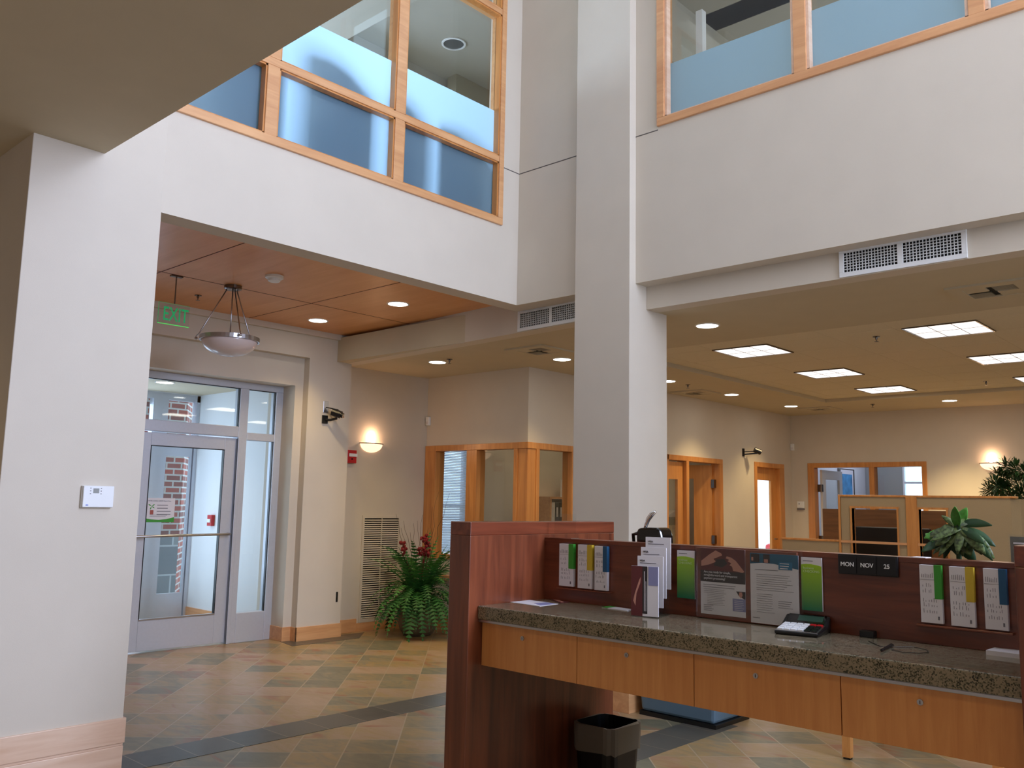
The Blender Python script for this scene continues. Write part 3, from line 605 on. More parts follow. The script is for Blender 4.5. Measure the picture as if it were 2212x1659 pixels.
grille(2.313, 1.521, 3.022, 3.217, 'white two-panel air grille under the right fascia').location.z = 3.032
t = grille(5.32, 4.49, 3.0, 3.195, 'white two-panel air grille partly hidden behind the column')
_a = math.atan2(6.0-X2, 8.3-3.864); t.rotation_euler = (0, 0, RZX - _a); t.location = (X2+(5.32-3.864)*math.tan(_a)-.001, 5.32, 3.032)
# tall return grille on the wall
t = T('return_grille', 'tall beige slatted return air grille on the wall behind the fern', 'air grille', (6.43, YW, .097))
gw, gh = .575, 1.215; q = MB().box(0, gw, -.012, 0, 0, .04).box(0, gw, -.012, 0, gh-.03, gh).box(0, .03, -.012, 0, .04, gh-.03).box(gw-.03, gw, -.012, 0, .04, gh-.03)
q.build('frame', WALL, t, local=True)
B(.03, gw-.03, -.001, 0, .04, gh-.03).build('dark_core', DARK, t, local=True)
q = MB(); n = 46
for i in range(n):
    z = .045+i*(gh-.08)/n; q.add([(.03, -.012, z), (gw-.03, -.012, z), (gw-.03, -.002, z+.013), (.03, -.002, z+.013)], [(0, 1, 2, 3)])
q.box(gw/2-.003, gw/2+.003, -.0125, -.002, .04, gh-.03)
q.build('slats', WALL, t, local=True, solid=.0012)
# ================================================================= pendant, exit sign
pc = Vector((3.86, 6.944, ZW)); t = T('pendant_lamp', 'pendant bowl lamp on slim nickel rods under the wood ceiling', 'pendant lamp', pc)
MB().lathe((0, 0, 0), [(.0005, 0), (.075, 0), (.075, -.028), (.06, -.036), (.0005, -.038)], 32).build('canopy', DARKMET, t, local=True)
zr = -.475; R_ = .252
MB().tube([(0, 0, -.03), (0, 0, zr+.01)], .006, 8).build('centre_rod', METAL, t, local=True, smooth=True)
for k in range(3):
    a = math.radians(138+120*k); c_, s_ = math.cos(a), math.sin(a)
    rod = MB().tube([(.05*c_, .05*s_, -.03), (.262*c_, .262*s_, zr+.045), (.285*c_, .285*s_, zr+.02), (.285*c_, .285*s_, zr-.005)], .0055, 8).build('rod', METAL, t, local=True, smooth=True)
    MB().ball((.285*c_, .285*s_, zr), .014, 10).build('finial', METAL, rod, local=True, smooth=True)
MB().lathe((0, 0, zr), [(R_-.012, .018), (R_, .018), (R_, -.018), (R_-.012, -.018), (R_-.012, .018)], 48).build('rim', METAL, t, local=True)
MB().lathe((0, 0, zr), [(R_-.02, -.012)]+[((R_-.02)*math.cos(a), -.012-.135*math.sin(a)) for a in [i*math.pi/2/12 for i in range(1, 12)]]+[(.0005, -.147)], 40).build('bowl_shade', BOWL, t, local=True, smooth=True, solid=.004)
MB().lathe((0, 0, zr-.145), [(.0005, -.008), (.012, -.004), (.012, .002)], 12).build('bottom_cap', METAL, t, local=True)
ey = 7.0; e0 = oY(340, 697, ey)
t = T('exit_sign', 'clear edge-lit sign reading EXIT in green hanging from the wood ceiling', 'exit sign', (e0.x+.135, ey, e0.z))
B(-.135, .135, -.003, .003, 0, .18).build('acrylic_panel', ACRYL, t, local=True)
MB().box(-.135, .135, -.004, .004, 0, .005).build('glowing_edge', EXITE, t, local=True)
MB().box(-.135, .135, -.0035, .0035, .1785, .18).box(-.135, -.1335, -.0035, .0035, 0, .18).build('panel_edge', EXITG, t, local=True)
text('lettering', 'EXIT', .165, (-.098, -.0042, .034), EXITG, t, bold=.0012, sx=.66)
MB().box(-.004, .004, -.004, .004, .18, ZW-e0.z).box(-.05, .05, -.02, .02, ZW-e0.z-.012, ZW-e0.z).build('mount', DARKMET, t, local=True)
# ================================================================= wall devices
def sconce(loc, rz, lab, e=2.2):
    t = T('wall_sconce', lab, 'wall lamp', loc, rz, 'glass wall sconces')
    prof = [(.155*math.cos(a), -.1*math.sin(a)) for a in [i*math.pi/2/10 for i in range(10)]]+[(.0005, -.1)]
    MB().lathe((0, -.005, 0), prof, 20, math.pi, 2*math.pi).build('glass_shade', SGLASS, t, local=True, smooth=True, solid=.003).scale = (1, .62, 1)
    q = MB(); pts = [(.165*math.cos(math.pi+i*math.pi/16), .105*math.sin(math.pi+i*math.pi/16), .002) for i in range(17)]
    q.tube(pts, .006, 6); q.box(-.04, .04, -.01, 0, -.05, .0); q.build('metal_band', DARKMET, t, local=True)
    MB().ball((0, -.045, .025), .022, 12, 1.4).build('bulb', SCON, t, local=True, smooth=True)
    L = bpy.data.lights.new('sconce_lamp', 'POINT'); L.energy = e; L.color = (1, .6, .36); L.shadow_soft_size = .03
    o = bpy.data.objects.new('sconce_lamp', L); C.objects.link(o); o.location = Vector(loc)+Matrix.Rotation(rz, 3, 'Z') @ Vector((0, -.06, .09)); return t
s1 = oY(801, 959, YW); sconce((s1.x, YW, s1.z), 0, 'lit glass half-bowl sconce on the wall above the return grille')
s2 = oX(2143, 1001, X5); sconce((X5, s2.y, s2.z), RZX, 'lit glass half-bowl sconce on the far wall above the cubicle')
p = oY(745, 1000, YW); q1 = oY(765, 977, YW)
t = T('fire_alarm_pull', 'red fire alarm pull station on the wall below the lit sconce', 'fire alarm', ((p.x+q1.x)/2+.0, YW, p.z))
B(-.065, .065, -.05, 0, 0, .15).build('housing', RED, t, local=True, bevel=.006)
B(-.045, .07, -.056, -.05, .075, .11).build('handle', WHITE, t, local=True); B(-.01, .01, -.053, -.05, .04, .055).build('keyhole', DARK, t, local=True)
p = oY(704, 882, YP)
t = T('security_camera', 'black security camera below a steel cable plate on the pilaster by the entrance', 'camera', (5.725, YP, 2.38))
B(-.035, .03, -.008, 0, .06, .19).build('cable_plate', METAL, t, local=True, bevel=.003)
MB().tube([(0, -.008, .12), (.02, -.06, .11), (.06, -.1, .10), (.085, -.12, .095)], .006, 6).build('cable', BLACK, t, local=True)
MB().lathe((0, 0, 0), [(.001, 0)], 6) if False else None
MB().box(-.045, .025, -.015, 0, -.06, .03).tube([(0, -.01, -.02), (.03, -.06, -.02), (.07, -.12, .0)], .015, 8).build('bracket', BLACK, t, local=True)
MB().tube([(.03, -.08, .07), (.10, -.16, .035)], .042, 14).tube([(.10, -.16, .035), (.112, -.175, .028)], .03, 14).build('camera_body', BLACK, t, local=True)
MB().tube([(.112, -.176, .01), (.118, -.182, .004)], .014, 10).build('lens', CHROME, t, local=True)
p = oY(1610, 975, Y4)
t = T('security_camera', 'black security camera on a short arm above the outside door', 'camera', (oY(1606, 975, Y4).x, Y4, p.z-.05))
B(-.04, .0, -.02, 0, -.03, .09).build('wall_plate', BLACK, t, local=True)
MB().tube([(0, -.02, 0), (.13, -.16, .02)], .010, 6).tube([(0, -.02, .04), (.12, -.14, .05)], .006, 6).build('arm', BLACK, t, local=True)
MB().tube([(.10, -.13, .075), (.17, -.2, .035)], .04, 12).build('camera_body', BLACK, t, local=True)
def sensor(loc, rz, lab):
    t = T('motion_sensor', lab, 'motion sensor', loc, rz, 'white motion sensors')
    B(-.03, .03, -.04, 0, 0, .11).build('housing', WHITE, t, local=True, bevel=.008); B(-.02, .02, -.043, -.04, .02, .05).build('lens_window', PAPER, t, local=True); return t
sensor((X3, 8.26, oX(924, 920, X3).z), RZX, 'small white motion sensor high in the corner above the office window')
sensor((X5-.0, 6.56, 2.45), RZX, 'small white motion sensor high in the far corner of the right room')
t = T('wall_keypad', 'small white keypad with dark strip between the outside door and the wide opening', 'keypad', (X5, 6.44, 1.47), RZX)
B(-.06, .06, -.025, 0, .03, .14).build('housing', WHITE, t, local=True, bevel=.004); B(-.06, .06, -.03, 0, 0, .025).build('card_strip', INK, t, local=True); B(-.03, -.015, -.027, -.025, .09, .105).build('button', DARK, t, local=True)
p = oY(725, 1285, YP)
t = T('outlet_plate', 'small dark outlet plate low on the side of the pilaster', 'outlet', (5.99, YP, .375))
B(-.012, .012, -.006, 0, 0, .11).build('cover_plate', BLACK, t, local=True, bevel=.002); B(-.006, .006, -.008, -.006, .03, .05).build('socket', DARKMET, t, local=True)
# thermostat
t = T('thermostat', 'white wall thermostat with small grey display on the white pier', 'thermostat', (2.02, YN, 1.425))
B(-.083, .083, -.018, 0, 0, .118).build('base', WHITE, t, local=True, bevel=.003); B(-.081, .083, -.030, -.018, .002, .118).build('cover', WHITE, t, local=True, bevel=.004)
B(-.030, .001, -.0312, -.03, .078, .104).build('display', plain('lcd_grey', srgb(140, 142, 138), .3), t, local=True)
q = MB()
for x in (-.044, .012):
    for z in (.075, .09, .105): q.box(x-.003, x+.003, -.0312, -.03, z-.002, z+.002)
q.build('buttons', INK, t, local=True); MB().yprism([(-.058+.008*math.cos(a*math.pi/6), .014+.003*math.sin(a*math.pi/6)) for a in range(12)], -.0312, -.03).build('maker_badge', plain('badge_blue', srgb(90, 110, 200), .4), t, local=True)
# ================================================================= double office doors, outside door, wide opening
def ox(px, py=1050): return oY(px, py, Y4).x
d3 = ST('door_3', (11, Y4, 0)); q = MB(); a0, a1 = Y4-.015, Y4+.135
q.box(10.22, 11.71, a0, a1, 2.12, 2.19).box(11.62, 11.71, a0, a1, 0, 2.12).box(10.70, 10.77, a0, a1, 0, 2.12).box(10.0, 10.25, a0, a1, 0, 2.19)
q.build('door_frame', MAPLEZ, d3, bevel=.003)
lf = MB(); lf.box(10.27, 10.70, Y4+.04, Y4+.08, 1.86, 2.10).box(10.27, 10.33, Y4+.04, Y4+.08, .01, 2.10).box(10.56, 10.70, Y4+.04, Y4+.08, .01, 1.86).box(10.33, 10.56, Y4+.04, Y4+.08, .01, .25)
l1 = lf.build('door_leaf', MAPLEZ, d3); B(10.33, 10.56, Y4+.058, Y4+.062, .25, 1.86).build('pane', GLASS, l1)
# leaf swung into the room behind
hx, hy = 11.58, Y4+.1; ang = math.radians(118)
lf = MB()
def sw(x0, x1, z0, z1, th=.04):
    u = Vector((math.cos(ang), math.sin(ang), 0)); n_ = Vector((u.y, -u.x, 0))*th; o_ = Vector((hx, hy, 0))
    pts = [o_+u*x0, o_+u*x1, o_+u*x1+n_, o_+u*x0+n_]; lf.add([(p_.x, p_.y, z0) for p_ in pts]+[(p_.x, p_.y, z1) for p_ in pts], [(0,3,2,1),(4,5,6,7),(0,1,5,4),(1,2,6,5),(2,3,7,6),(3,0,4,7)])
for z0, z1, x0, x1 in ((1.9, 2.1, 0, .86), (.01, .26, 0, .86), (.26, 1.9, 0, .26), (.26, 1.9, .72, .86)): sw(x0, x1, z0, z1)
l2 = lf.build('door_leaf', MAPLEZ, d3)
for z in (1.83, 1.02): B(11.56, 11.62, Y4+.05, Y4+.1, z-.06, z+.06).build('hinge', DARKMET, l2)
d4 = ST('door_4', (13.2, Y4, 0)); q = MB()
q.box(12.70, 13.71, a0, a1, 2.13, 2.205).box(12.70, 12.78, a0, a1, 0, 2.13).box(13.55, 13.71, a0, a1, 0, 2.13); q.build('door_frame', MAPLEZ, d4, bevel=.003)
lf = MB().box(12.78, 13.55, Y4+.06, Y4+.1, 1.93, 2.13).box(12.78, 12.80, Y4+.06, Y4+.1, .01, 1.93).box(13.38, 13.55, Y4+.06, Y4+.1, .01, 1.93).box(12.80, 13.38, Y4+.06, Y4+.1, .01, .3)
l3 = lf.build('door_leaf', MAPLEZ, d4); B(12.80, 13.38, Y4+.078, Y4+.082, .3, 1.93).build('pane', GLASS, l3)
MB().tube([(13.47, Y4+.06, 1.0), (13.47, Y4+.01, 1.0), (13.38, Y4+.01, 1.0)], .009, 8).build('handle', DARKMET, l3)
d5 = ST('door_5', (X5, 5.4, 0)); q = MB(); b0, b1 = X5-.015, X5+.135
q.box(b0, b1, 4.45, 6.31, 2.16, 2.235).box(b0, b1, 6.20, 6.31, 0, 2.16).box(b0, b1, 4.45, 4.52, 0, 2.16).box(b0, b1, 5.23, 5.31, 0, 2.16); q.build('door_frame', MAPLEZ, d5, bevel=.003)
B(X5+.06, X5+.064, 4.52, 5.23, .02, 2.16).build('pane', GLASS, d5)
lf = MB().box(X5+.14, X5+.95, 6.13, 6.17, 1.98, 2.13).box(X5+.14, X5+.28, 6.13, 6.17, .01, 1.98).box(X5+.83, X5+.95, 6.13, 6.17, .01, 1.98).box(X5+.28, X5+.83, 6.13, 6.17, .01, .3)
l4 = lf.build('door_leaf', WHITEP, d5, bevel=.003); B(X5+.28, X5+.83, 6.148, 6.152, .3, 1.98).build('pane', GLASS, l4)
for z in (1.83, 1.0): B(X5+.1, X5+.15, 6.12, 6.2, z-.06, z+.06).build('hinge', DARKMET, l4)
# office behind the wide opening
S('wall_back_office', MB().box(17.5, 17.6, 3.2, 5.62, 0, 2.9).box(17.5, 17.6, 6.0, 6.82, 0, 2.9).box(17.5, 17.6, 5.62, 6.0, 0, .7).box(17.5, 17.6, 5.62, 6.0, 2.4, 2.9).box(X5+.12, 17.5, 3.1, 3.2, 0, 2.9), GREYW)
S('wall_back_office_left', B(X5+.12, 17.5, 6.72, 6.82, 0, 2.9), WHITEP)
S('ceiling_back_office', B(X5+.12, 17.6, 3.1, 6.82, 2.9, 3.0), CEIL)
w6 = ST('window_6', (17.5, 5.8, .7)); MB().box(17.48, 17.56, 5.62, 5.65, .7, 2.4).box(17.48, 17.56, 5.97, 6.0, .7, 2.4).box(17.48, 17.56, 5.65, 5.97, 2.0, 2.04).build('window_frame', WHITEP, w6); B(17.52, 17.524, 5.65, 5.97, .7, 2.4).build('pane', GLASS, w6)
pl = oY(1827, 1060, 6.72)
t = T('framed_picture', 'blue landscape picture with pale mount in the room beyond the wide opening', 'picture', (pl.x, 6.72, 1.45))
B(-.36, .36, -.03, 0, 0, .8).build('frame', DARKMET, t, local=True); B(-.29, .29, -.034, -.03, .02, .78).build('mount', PAPER, t, local=True)
B(-.23, .23, -.037, -.034, .1, .7).build('print', plain('blue_print', srgb(70, 140, 190), .6, noise=.35, scale=6), t, local=True)
# outside, seen through the outside door: pavement, hedge, red car
cy = oX(1650, 1150, 25).y
t = T('car', 'red car parked outside the glazed back door', 'car', (27.0, cy-.85, -.55))
B(25, 29.2, cy-1.7, cy, -.22, .42).build('body', RED, t, bevel=.1)
MB().yprism([(25.6, .42), (28.6, .42), (28.1, .85), (26.2, .85)], cy-1.6, cy-.1).build('cabin', plain('car_glass', srgb(150, 170, 190), .1), t, bevel=.05)
B(26.15, 28.15, cy-1.58, cy-.12, .85, .9).build('roof', RED, t)
for x in (25.9, 28.3):
    for y in (cy-1.72, cy-.18): MB().tube([(x, y, -.23), (x, y+.2, -.23)], .32, 20).build('wheel', BLACK, t)
S('floor_street', B(14.3, 70, 8.9, 60, -.7, -.55), plain('pale_pavement', srgb(214, 214, 214), .9))
# ================================================================= cubicle
cb = T('office_cubicle', 'tan fabric cubicle with maple trim and square openings in the right room', 'cubicle', (9.03, 3.2, 0))
XC = 9.0
def panel(y0, y1, z1, hole=None):
    q = MB()
    if hole:
        h0, h1, hz0, hz1 = hole
        q.box(XC, XC+.06, y0, h0, .05, z1).box(XC, XC+.06, h1, y1, .05, z1).box(XC, XC+.06, h0, h1, hz1, z1).box(XC, XC+.06, h0, h1, .05, hz0)
    else: q.box(XC, XC+.06, y0, y1, .05, z1)
    return q
panel(3.068, 3.717, 1.625, (3.157, 3.601, .75, 1.51)).build('panel', TAN, cb)
panel(2.15, 2.97, 1.625, (2.70, 2.95, .75, 1.51)).build('panel', TAN, cb)
panel(3.74, 4.36, 1.165).build('panel', TAN, cb)
MB().prism([(9.06, 2.15), (9.0, 2.15), (9.05, 2.08), (9.6, 1.95), (9.6, 2.0)][::-1], .05, 1.62).build('side_panel', TAN, cb)
MB().box(XC-.01, XC+.07, 2.1, 3.72, 1.625, 1.645).box(XC-.012, XC+.07, 2.965, 3.068, .05, 1.63).box(XC-.01, XC+.07, 3.717, 3.74, .05, 1.645).box(XC-.01, XC+.07, 3.74, 4.38, 1.165, 1.185).box(XC-.01, XC+.07, 4.36, 4.38, .05, 1.165).build('post_and_cap', MAPLEZ, cb, bevel=.003)
MB().box(XC-.014, XC+.02, 3.068, 3.717, 1.162, 1.185).box(XC-.014, XC+.02, 2.70, 2.965, 1.162, 1.185).build('rail', MAPLEY, cb)
for h0, h1 in ((3.157, 3.601), (2.70, 2.95)):
    MB().box(XC-.012, XC+.07, h0-.02, h1+.02, 1.51, 1.53).box(XC-.012, XC+.07, h0-.015, h0, .75, 1.51).box(XC-.012, XC+.07, h1, h1+.015, .75, 1.51).build('opening_trim', MAPLEZ, cb)
MB().box(XC+.0, XC+.062, 3.066, 3.070, .05, 1.63).box(XC-.002, XC+.062, 3.715, 3.719, .05, 1.63).build('joint', DARK, cb)
B(9.9, 9.96, 2.0, 4.3, .05, 1.5).build('back_panel', wood('cubicle_back', srgb(110, 74, 44), srgb(140, 96, 58), .6, 'Y'), cb)
t = T('monitor', 'dark screen standing inside the cubicle behind the larger opening', 'monitor', (9.5, 3.4, .74))
B(9.45, 9.5, 3.0, 3.75, .85, 1.32).build('screen', BLACK, t, bevel=.01); MB().box(9.48, 9.52, 3.33, 3.43, .76, .9).box(9.4, 9.6, 3.25, 3.5, .74, .76).build('stand', BLACK, t)
B(9.1, 9.85, 2.1, 4.3, .71, .74).build('desk_top', MAPLEY, cb)
# side table behind the desk
t = T('side_table', 'small wooden table whose slim leg shows under the desk drawers', 'table', (5.75, 2.0, 0))
B(5.46, 6.1, 1.4, 2.36, .70, .73).build('tabletop', MAPLE, t, bevel=.003)
for x, y in ((5.487, 2.29), (6.04, 2.29), (5.487, 1.46), (6.04, 1.46)):
    l_ = B(x, x+.045, y-.04, y+.01, .012, .70).build('leg', MAPLEZ, t); B(x+.004, x+.04, y-.036, y+.006, 0, .012).build('foot', BLACK, l_)
t = T('recycling_tote', 'blue grey plastic tote on a black base beside the column under the desk', 'bin', (5.76, 3.46, 0))
MB().box(5.52, 5.99, 3.18, 3.80, 0, .03).build('base', BLACK, t)
q = MB(); z0, z1 = .03, .42
q.add([(5.53,3.20,z0),(5.98,3.20,z0),(5.98,3.79,z0),(5.53,3.79,z0),(5.50,3.17,z1),(6.01,3.17,z1),(6.01,3.82,z1),(5.50,3.82,z1)], [(0,3,2,1),(4,5,6,7),(0,1,5,4),(1,2,6,5),(2,3,7,6),(3,0,4,7)]); q.build('body', TOTE, t, bevel=.02)
B(5.485, 6.02, 3.155, 3.83, .42, .45).build('lid', TOTE, t, bevel=.008)
# ================================================================= writing desk
XA, XB, YL, YR = 2.80, 3.245, 2.777, .655
dk = T('writing_desk', 'long cherry bank writing desk with granite counter and beech drawers in the foreground', 'desk', (3.275, 1.7, 0))
B(2.745, 3.80, YL, 2.905, 0, 1.352).build('end_panel', CHERRY, dk, bevel=.003); B(2.745, 3.80, YL, 2.905, 1.352, 1.41).build('end_panel_cap', CHERRYX, dk, bevel=.003)
B(2.745, 3.80, YR-.13, YR, 0, 1.352).build('end_panel', CHERRY, dk, bevel=.003); B(2.745, 3.80, YR-.13, YR, 1.352, 1.41).build('end_panel_cap', CHERRYX, dk, bevel=.003)
# divider: left third with pocket recess, centre with proud frame, right third
B(XB, XB+.05, YR, YL, 1.05, 1.335).build('divider_panel', CHERRYY, dk)
B(XB-.002, XB+.07, YR, YL, 1.318, 1.337).build('divider_cap', CHERRYY, dk, bevel=.002)
B(XA, XB+.0, YR, YL, .992, 1.05).build('countertop', GRAN, dk, bevel=.006)
B(XB+.0, 3.78, YR, YL, .992, 1.05).build('countertop', GRAN, dk, bevel=.006)
MB().box(XA+.008, XA+.03, YR, YL, .980, .992).build('metal_trim', METAL, dk, bevel=.002)
dy = (YL-YR)/4
for i in range(4):
    y1 = YL-i*dy-.0015; y0 = y1-dy+.003
    d_ = B(XA+.03, XA+.05, y0, y1, .795, .981).build('drawer', DRAWER, dk, bevel=.0015)
    ym = y1-dy*.45
    MB().tube([(XA+.026, ym, .936), (XA+.031, ym, .936)], .009, 16).mat(1).box(XA+.0255, XA+.026, ym-.001, ym+.001, .931, .941).build('lock', [METAL, DARK], d_)
    B(3.755, 3.775, y0, y1, .795, .985).build('rear_drawer', DRAWER, dk)
B(XA+.05, 3.755, YR, YL, .80, .97).build('drawer_box', CHERRYY, dk)
def dv(px, py): return oX(px, py, XB)      # point on the divider face
# ---- slips in the divider pockets
def slips(px0, px1, pyt, pyb, tab, lab, seed, lean=.0):
    a, b_ = dv(px0, pyt), dv(px1, pyb); w = abs(a.y-b_.y); h = a.z-b_.z
    t = T('slip_stack', lab, 'paper slips', (XB-.022, a.y, b_.z), RZX, 'stacks of slips in the divider pockets')
    for i in range(4): pass
    q = MB(); q.box(0, w, 0, .018, 0, h)
    q.build('paper_block', PAPER, t, local=True)
    q = MB(); tw = w*.33
    q.box(w-tw, w+.0005, -.0008, .0186, h*.42, h+.0006); q.build('coloured_tab', tab, t, local=True)
    q = MB(); rr = random.Random(seed)
    for k in range(7): x = w*.1+k*w*.08; q.box(x, x+.0015, -.0006, 0, h*.78, h*.78+.01+.008*rr.random())
    q.box(w*.03, w-tw, -.0006, 0, h*.745, h*.75)
    for r_ in (.62, .52, .36, .28, .17):
        for k in range(6): x = w*.12+k*w*.12+rr.random()*.004; 
        for k in range(6):
            x = w*.12+k*w*.12+rr.random()*.004
            if x < w-.004-(tw if r_ > .42 else 0): q.box(x, x+.0014, -.0006, 0, h*r_, h*r_+.004+.01*rr.random())
    q.box(w*.78, w*.86, -.0006, 0, h*.06, h*.12)
    q.build('print', INK, t, local=True); return t
LS = [(1215, 1247, 1174, 1268, GREEN, 'left set'), (1255, 1288, 1176, 1273, YEL, 'left set'), (1291, 1321, 1179, 1277, BLUE, 'left set')]
slips(1215, 1244, 1174, 1267, GREEN, 'stack of white slips with green tab at the left end of the divider', 1)
slips(1255, 1284, 1176, 1272, YEL, 'stack of white slips with yellow tab in the left set of three', 2)
slips(1291, 1317, 1179, 1276, BLUE, 'stack of white slips with dark blue tab in the left set of three', 3)
slips(1990, 2042, 1219, 1347, GREEN, 'larger stack of white slips with green tab right of the date sign', 4)
slips(2054, 2112, 1223, 1355, YEL, 'larger stack of white slips with yellow tab in the right set of three', 5)
slips(2127, 2183, 1227, 1362, BLUE, 'larger stack of white slips with dark blue tab at the right end of the divider', 6)
def ledge(px0, px1, py, n=''):
    a, b_ = dv(px0, py), dv(px1, py); return (b_.y, a.y, a.z)
for px0, px1, pyb in ((1208, 1325, 1271), (1984, 2192, 1352)):
    a, b_ = dv(px0, pyb), dv(px1, pyb); B(XB-.026, XB, b_.y, a.y, dv(px1, pyb+ (5 if px0 < 1500 else 12)).z-.012, dv((px0+px1)/2, pyb).z-.006).build('pocket_ledge', CHERRYY, dk, bevel=.002)

def green(px0, px1, pyt, pyb, lab):
    a, b_ = dv(px0, pyt), dv(px1, pyb); w = abs(a.y-b_.y); h = a.z-b_.z
    t = T('green_brochure', lab, 'brochure', (XB-.012, a.y, b_.z), RZX, 'green brochures on the divider')
    B(0, w, 0, .008, 0, h).build('cover', PAPER, t, local=True)
    MB().yprism([(0, 0), (w, 0), (w, h*.84), (w*.8, h*.86), (w*.5, h*.875), (w*.25, h*.875), (0, h*.86)], -.0008, 0).build('green_field', GRAD, t, local=True)
    text('title', 'business\nCHECKING', .0125, (w*.1, -.0012, h*.78), plain('pale_ink', srgb(200, 222, 160), .6) if 'pale_ink' not in MATS else MATS['pale_ink'], t)
    q = MB(); lines(q, w*.1, w*.6, h*.94, 1, .01, .002, 0, 1); q.build('print', INK, t, local=True)
green(1466, 1504, 1188, 1294, 'green gradient brochure left of the hands flyer')
green(1733, 1780, 1203, 1321, 'green gradient brochure between the letter and the date sign')
# centre frame behind the two flyers
a, b_ = dv(1508, 1185), dv(1728, 1340)
B(XB-.016, XB, b_.y, a.y, 1.052, 1.332).build('flyer_board', CHERRYY, dk, bevel=.002)
XG = XB-.018
def fl(px, py): return oX(px, py, XG)
a, b_ = fl(1513, 1182), fl(1611, 1322); w, h = a.y-b_.y, .262; z0 = 1.069
t = T('hands_flyer', 'flyer with clasped hands photo and dark band asking Are you ready', 'flyer', (XG, a.y, z0), RZX)
B(0, w, 0, .0015, 0, h).build('sheet', PAPER, t, local=True)
B(0, w, -.0006, 0, h*.56, h).build('photo_field', MAROON, t, local=True)
B(0, w, -.001, -.0004, h*.49, h*.66).build('dark_band', CHAR, t, local=True)
q = MB(); q.yprism([(w*.95, h*.66), (w*.98, h*.68), (w*.80, h*.83), (w*.70, h*.875), (w*.60, h*.89), (w*.58, h*.86), (w*.66, h*.84), (w*.62, h*.82), (w*.70, h*.79), (w*.66, h*.76), (w*.72, h*.74), (w*.74, h*.68)][::-1], -.0014, -.0006)
q.yprism([(w*.02, h*.80), (w*.2, h*.9), (w*.35, h*.97), (w*.48, h*.93), (w*.5, h*.9), (w*.3, h*.84), (w*.36, h*.8), (w*.2, h*.75), (w*.02, h*.72)], -.0014, -.0006)
q.build('hands_print', FLESH, t, local=True)
q = MB(); q.yprism([(w*.3, h*.74), (w*.5, h*.72), (w*.62, h*.78), (w*.55, h*.85), (w*.38, h*.84)][::-1], -.0018, -.0014).build('hands_shadow_print', CHAR, t, local=True)
text('slogan', 'Are you ready for simple,\nstraightforward and transparent\npayment processing?', .0125, (w*.08, -.0014, h*.625), PAPER, t, sx=.93)
q = MB(); lines(q, w*.06, w*.92, h*.45, 2, .009, .0022, -.0002, 5); lines(q, w*.07, w*.65, h*.38, 3, .007, .0012, -.0002, 6); lines(q, w*.15, w*.55, h*.30, 7, .0065, .001, -.0002, 7); lines(q, w*.07, w*.3, h*.14, 4, .007, .0016, -.0002, 8); q.build('print', INK, t, local=True)
B(w*.72, w, -.0008, 0, h*.085, h*.27).build('side_box', LAV, t, local=True); B(w*.72, w, -.0008, 0, h*.27, h*.38).build('portrait_field', PAPER, t, local=True)
q = MB().yprism([(w*.8, h*.38), (w*.86, h*.31), (w*.98, h*.27), (w, h*.27), (w, h*.38)], -.0012, -.0008).build('portrait_hair', CHAR, t, local=True)
q = MB().yprism([(w*.87, h*.37), (w*.86, h*.32), (w*.9, h*.28), (w*.94, h*.32), (w*.93, h*.37)], -.0016, -.0012).build('portrait_face', FLESH, t, local=True)
q = MB(); lines(q, w*.76, w*.97, h*.24, 6, .007, .0015, -.0008, 9); q.build('side_print', PAPER, t, local=True)
a, b_ = fl(1620, 1187), fl(1727, 1333); w2, h2 = a.y-b_.y, .266
t = T('letter_flyer', 'white letter sheet with teal photo strip and blue tag beside the hands flyer', 'flyer', (XG, a.y, 1.056), RZX)
w, h = w2, h2
B(0, w, 0, .0015, 0, h).build('sheet', PAPER, t, local=True)
MB().yprism([(0, h*.845), (w*.25, h*.865), (w*.5, h*.86), (w, h*.80), (w, h), (0, h)], -.0006, 0).build('photo_strip', TEAL, t, local=True)
MB().box(w*.02, w*.2, -.0009, -.0006, h*.87, h*.99).box(w*.28, w*.42, -.0009, -.0006, h*.87, h*.99).build('dark_figures', CHAR, t, local=True)
MB().box(w*.3, w*.38, -.0012, -.0009, h*.87, h*.92).box(w*.03, w*.07, -.0012, -.0009, h*.89, h*.94).build('light_figures', FLESH, t, local=True)
B(w*.6, w*.88, -.0015, -.0006, h*.785, h*.895).build('blue_tag', plain('tag_blue', srgb(20, 110, 150), .5), t, local=True)
q = MB(); lines(q, w*.63, w*.84, h*.875, 3, .009, .0025, -.0015, 11); q.build('tag_print', PAPER, t, local=True)
q = MB(); lines(q, w*.1, w*.65, h*.77, 1, .01, .002, -.0002, 11); lines(q, w*.13, w*.92, h*.70, 2, .008, .0012, -.0002, 12); lines(q, w*.13, w*.9, h*.635, 2, .008, .0012, -.0002, 13); lines(q, w*.13, w*.9, h*.575, 2, .008, .0012, -.0002, 14); lines(q, w*.13, w*.9, h*.51, 2, .008, .0012, -.0002, 15)
lines(q, w*.13, w*.5, h*.42, 9, .0085, .0012, -.0002, 16); lines(q, w*.58, w*.9, h*.34, 4, .008, .0016, -.0002, 17); lines(q, w*.04, w*.2, h*.08, 1, .01, .002, -.0002, 18); q.build('print', INK, t, local=True)
# clear acrylic cover over the centre
a, b_ = dv(1508, 1170), dv(1742, 1330)
tag(B(XG-.006, XG-.003, b_.y, a.y, 1.06, 1.345).build('acrylic_cover', ACRYL), 'clear acrylic cover sheet over the two centre flyers', 'cover sheet')
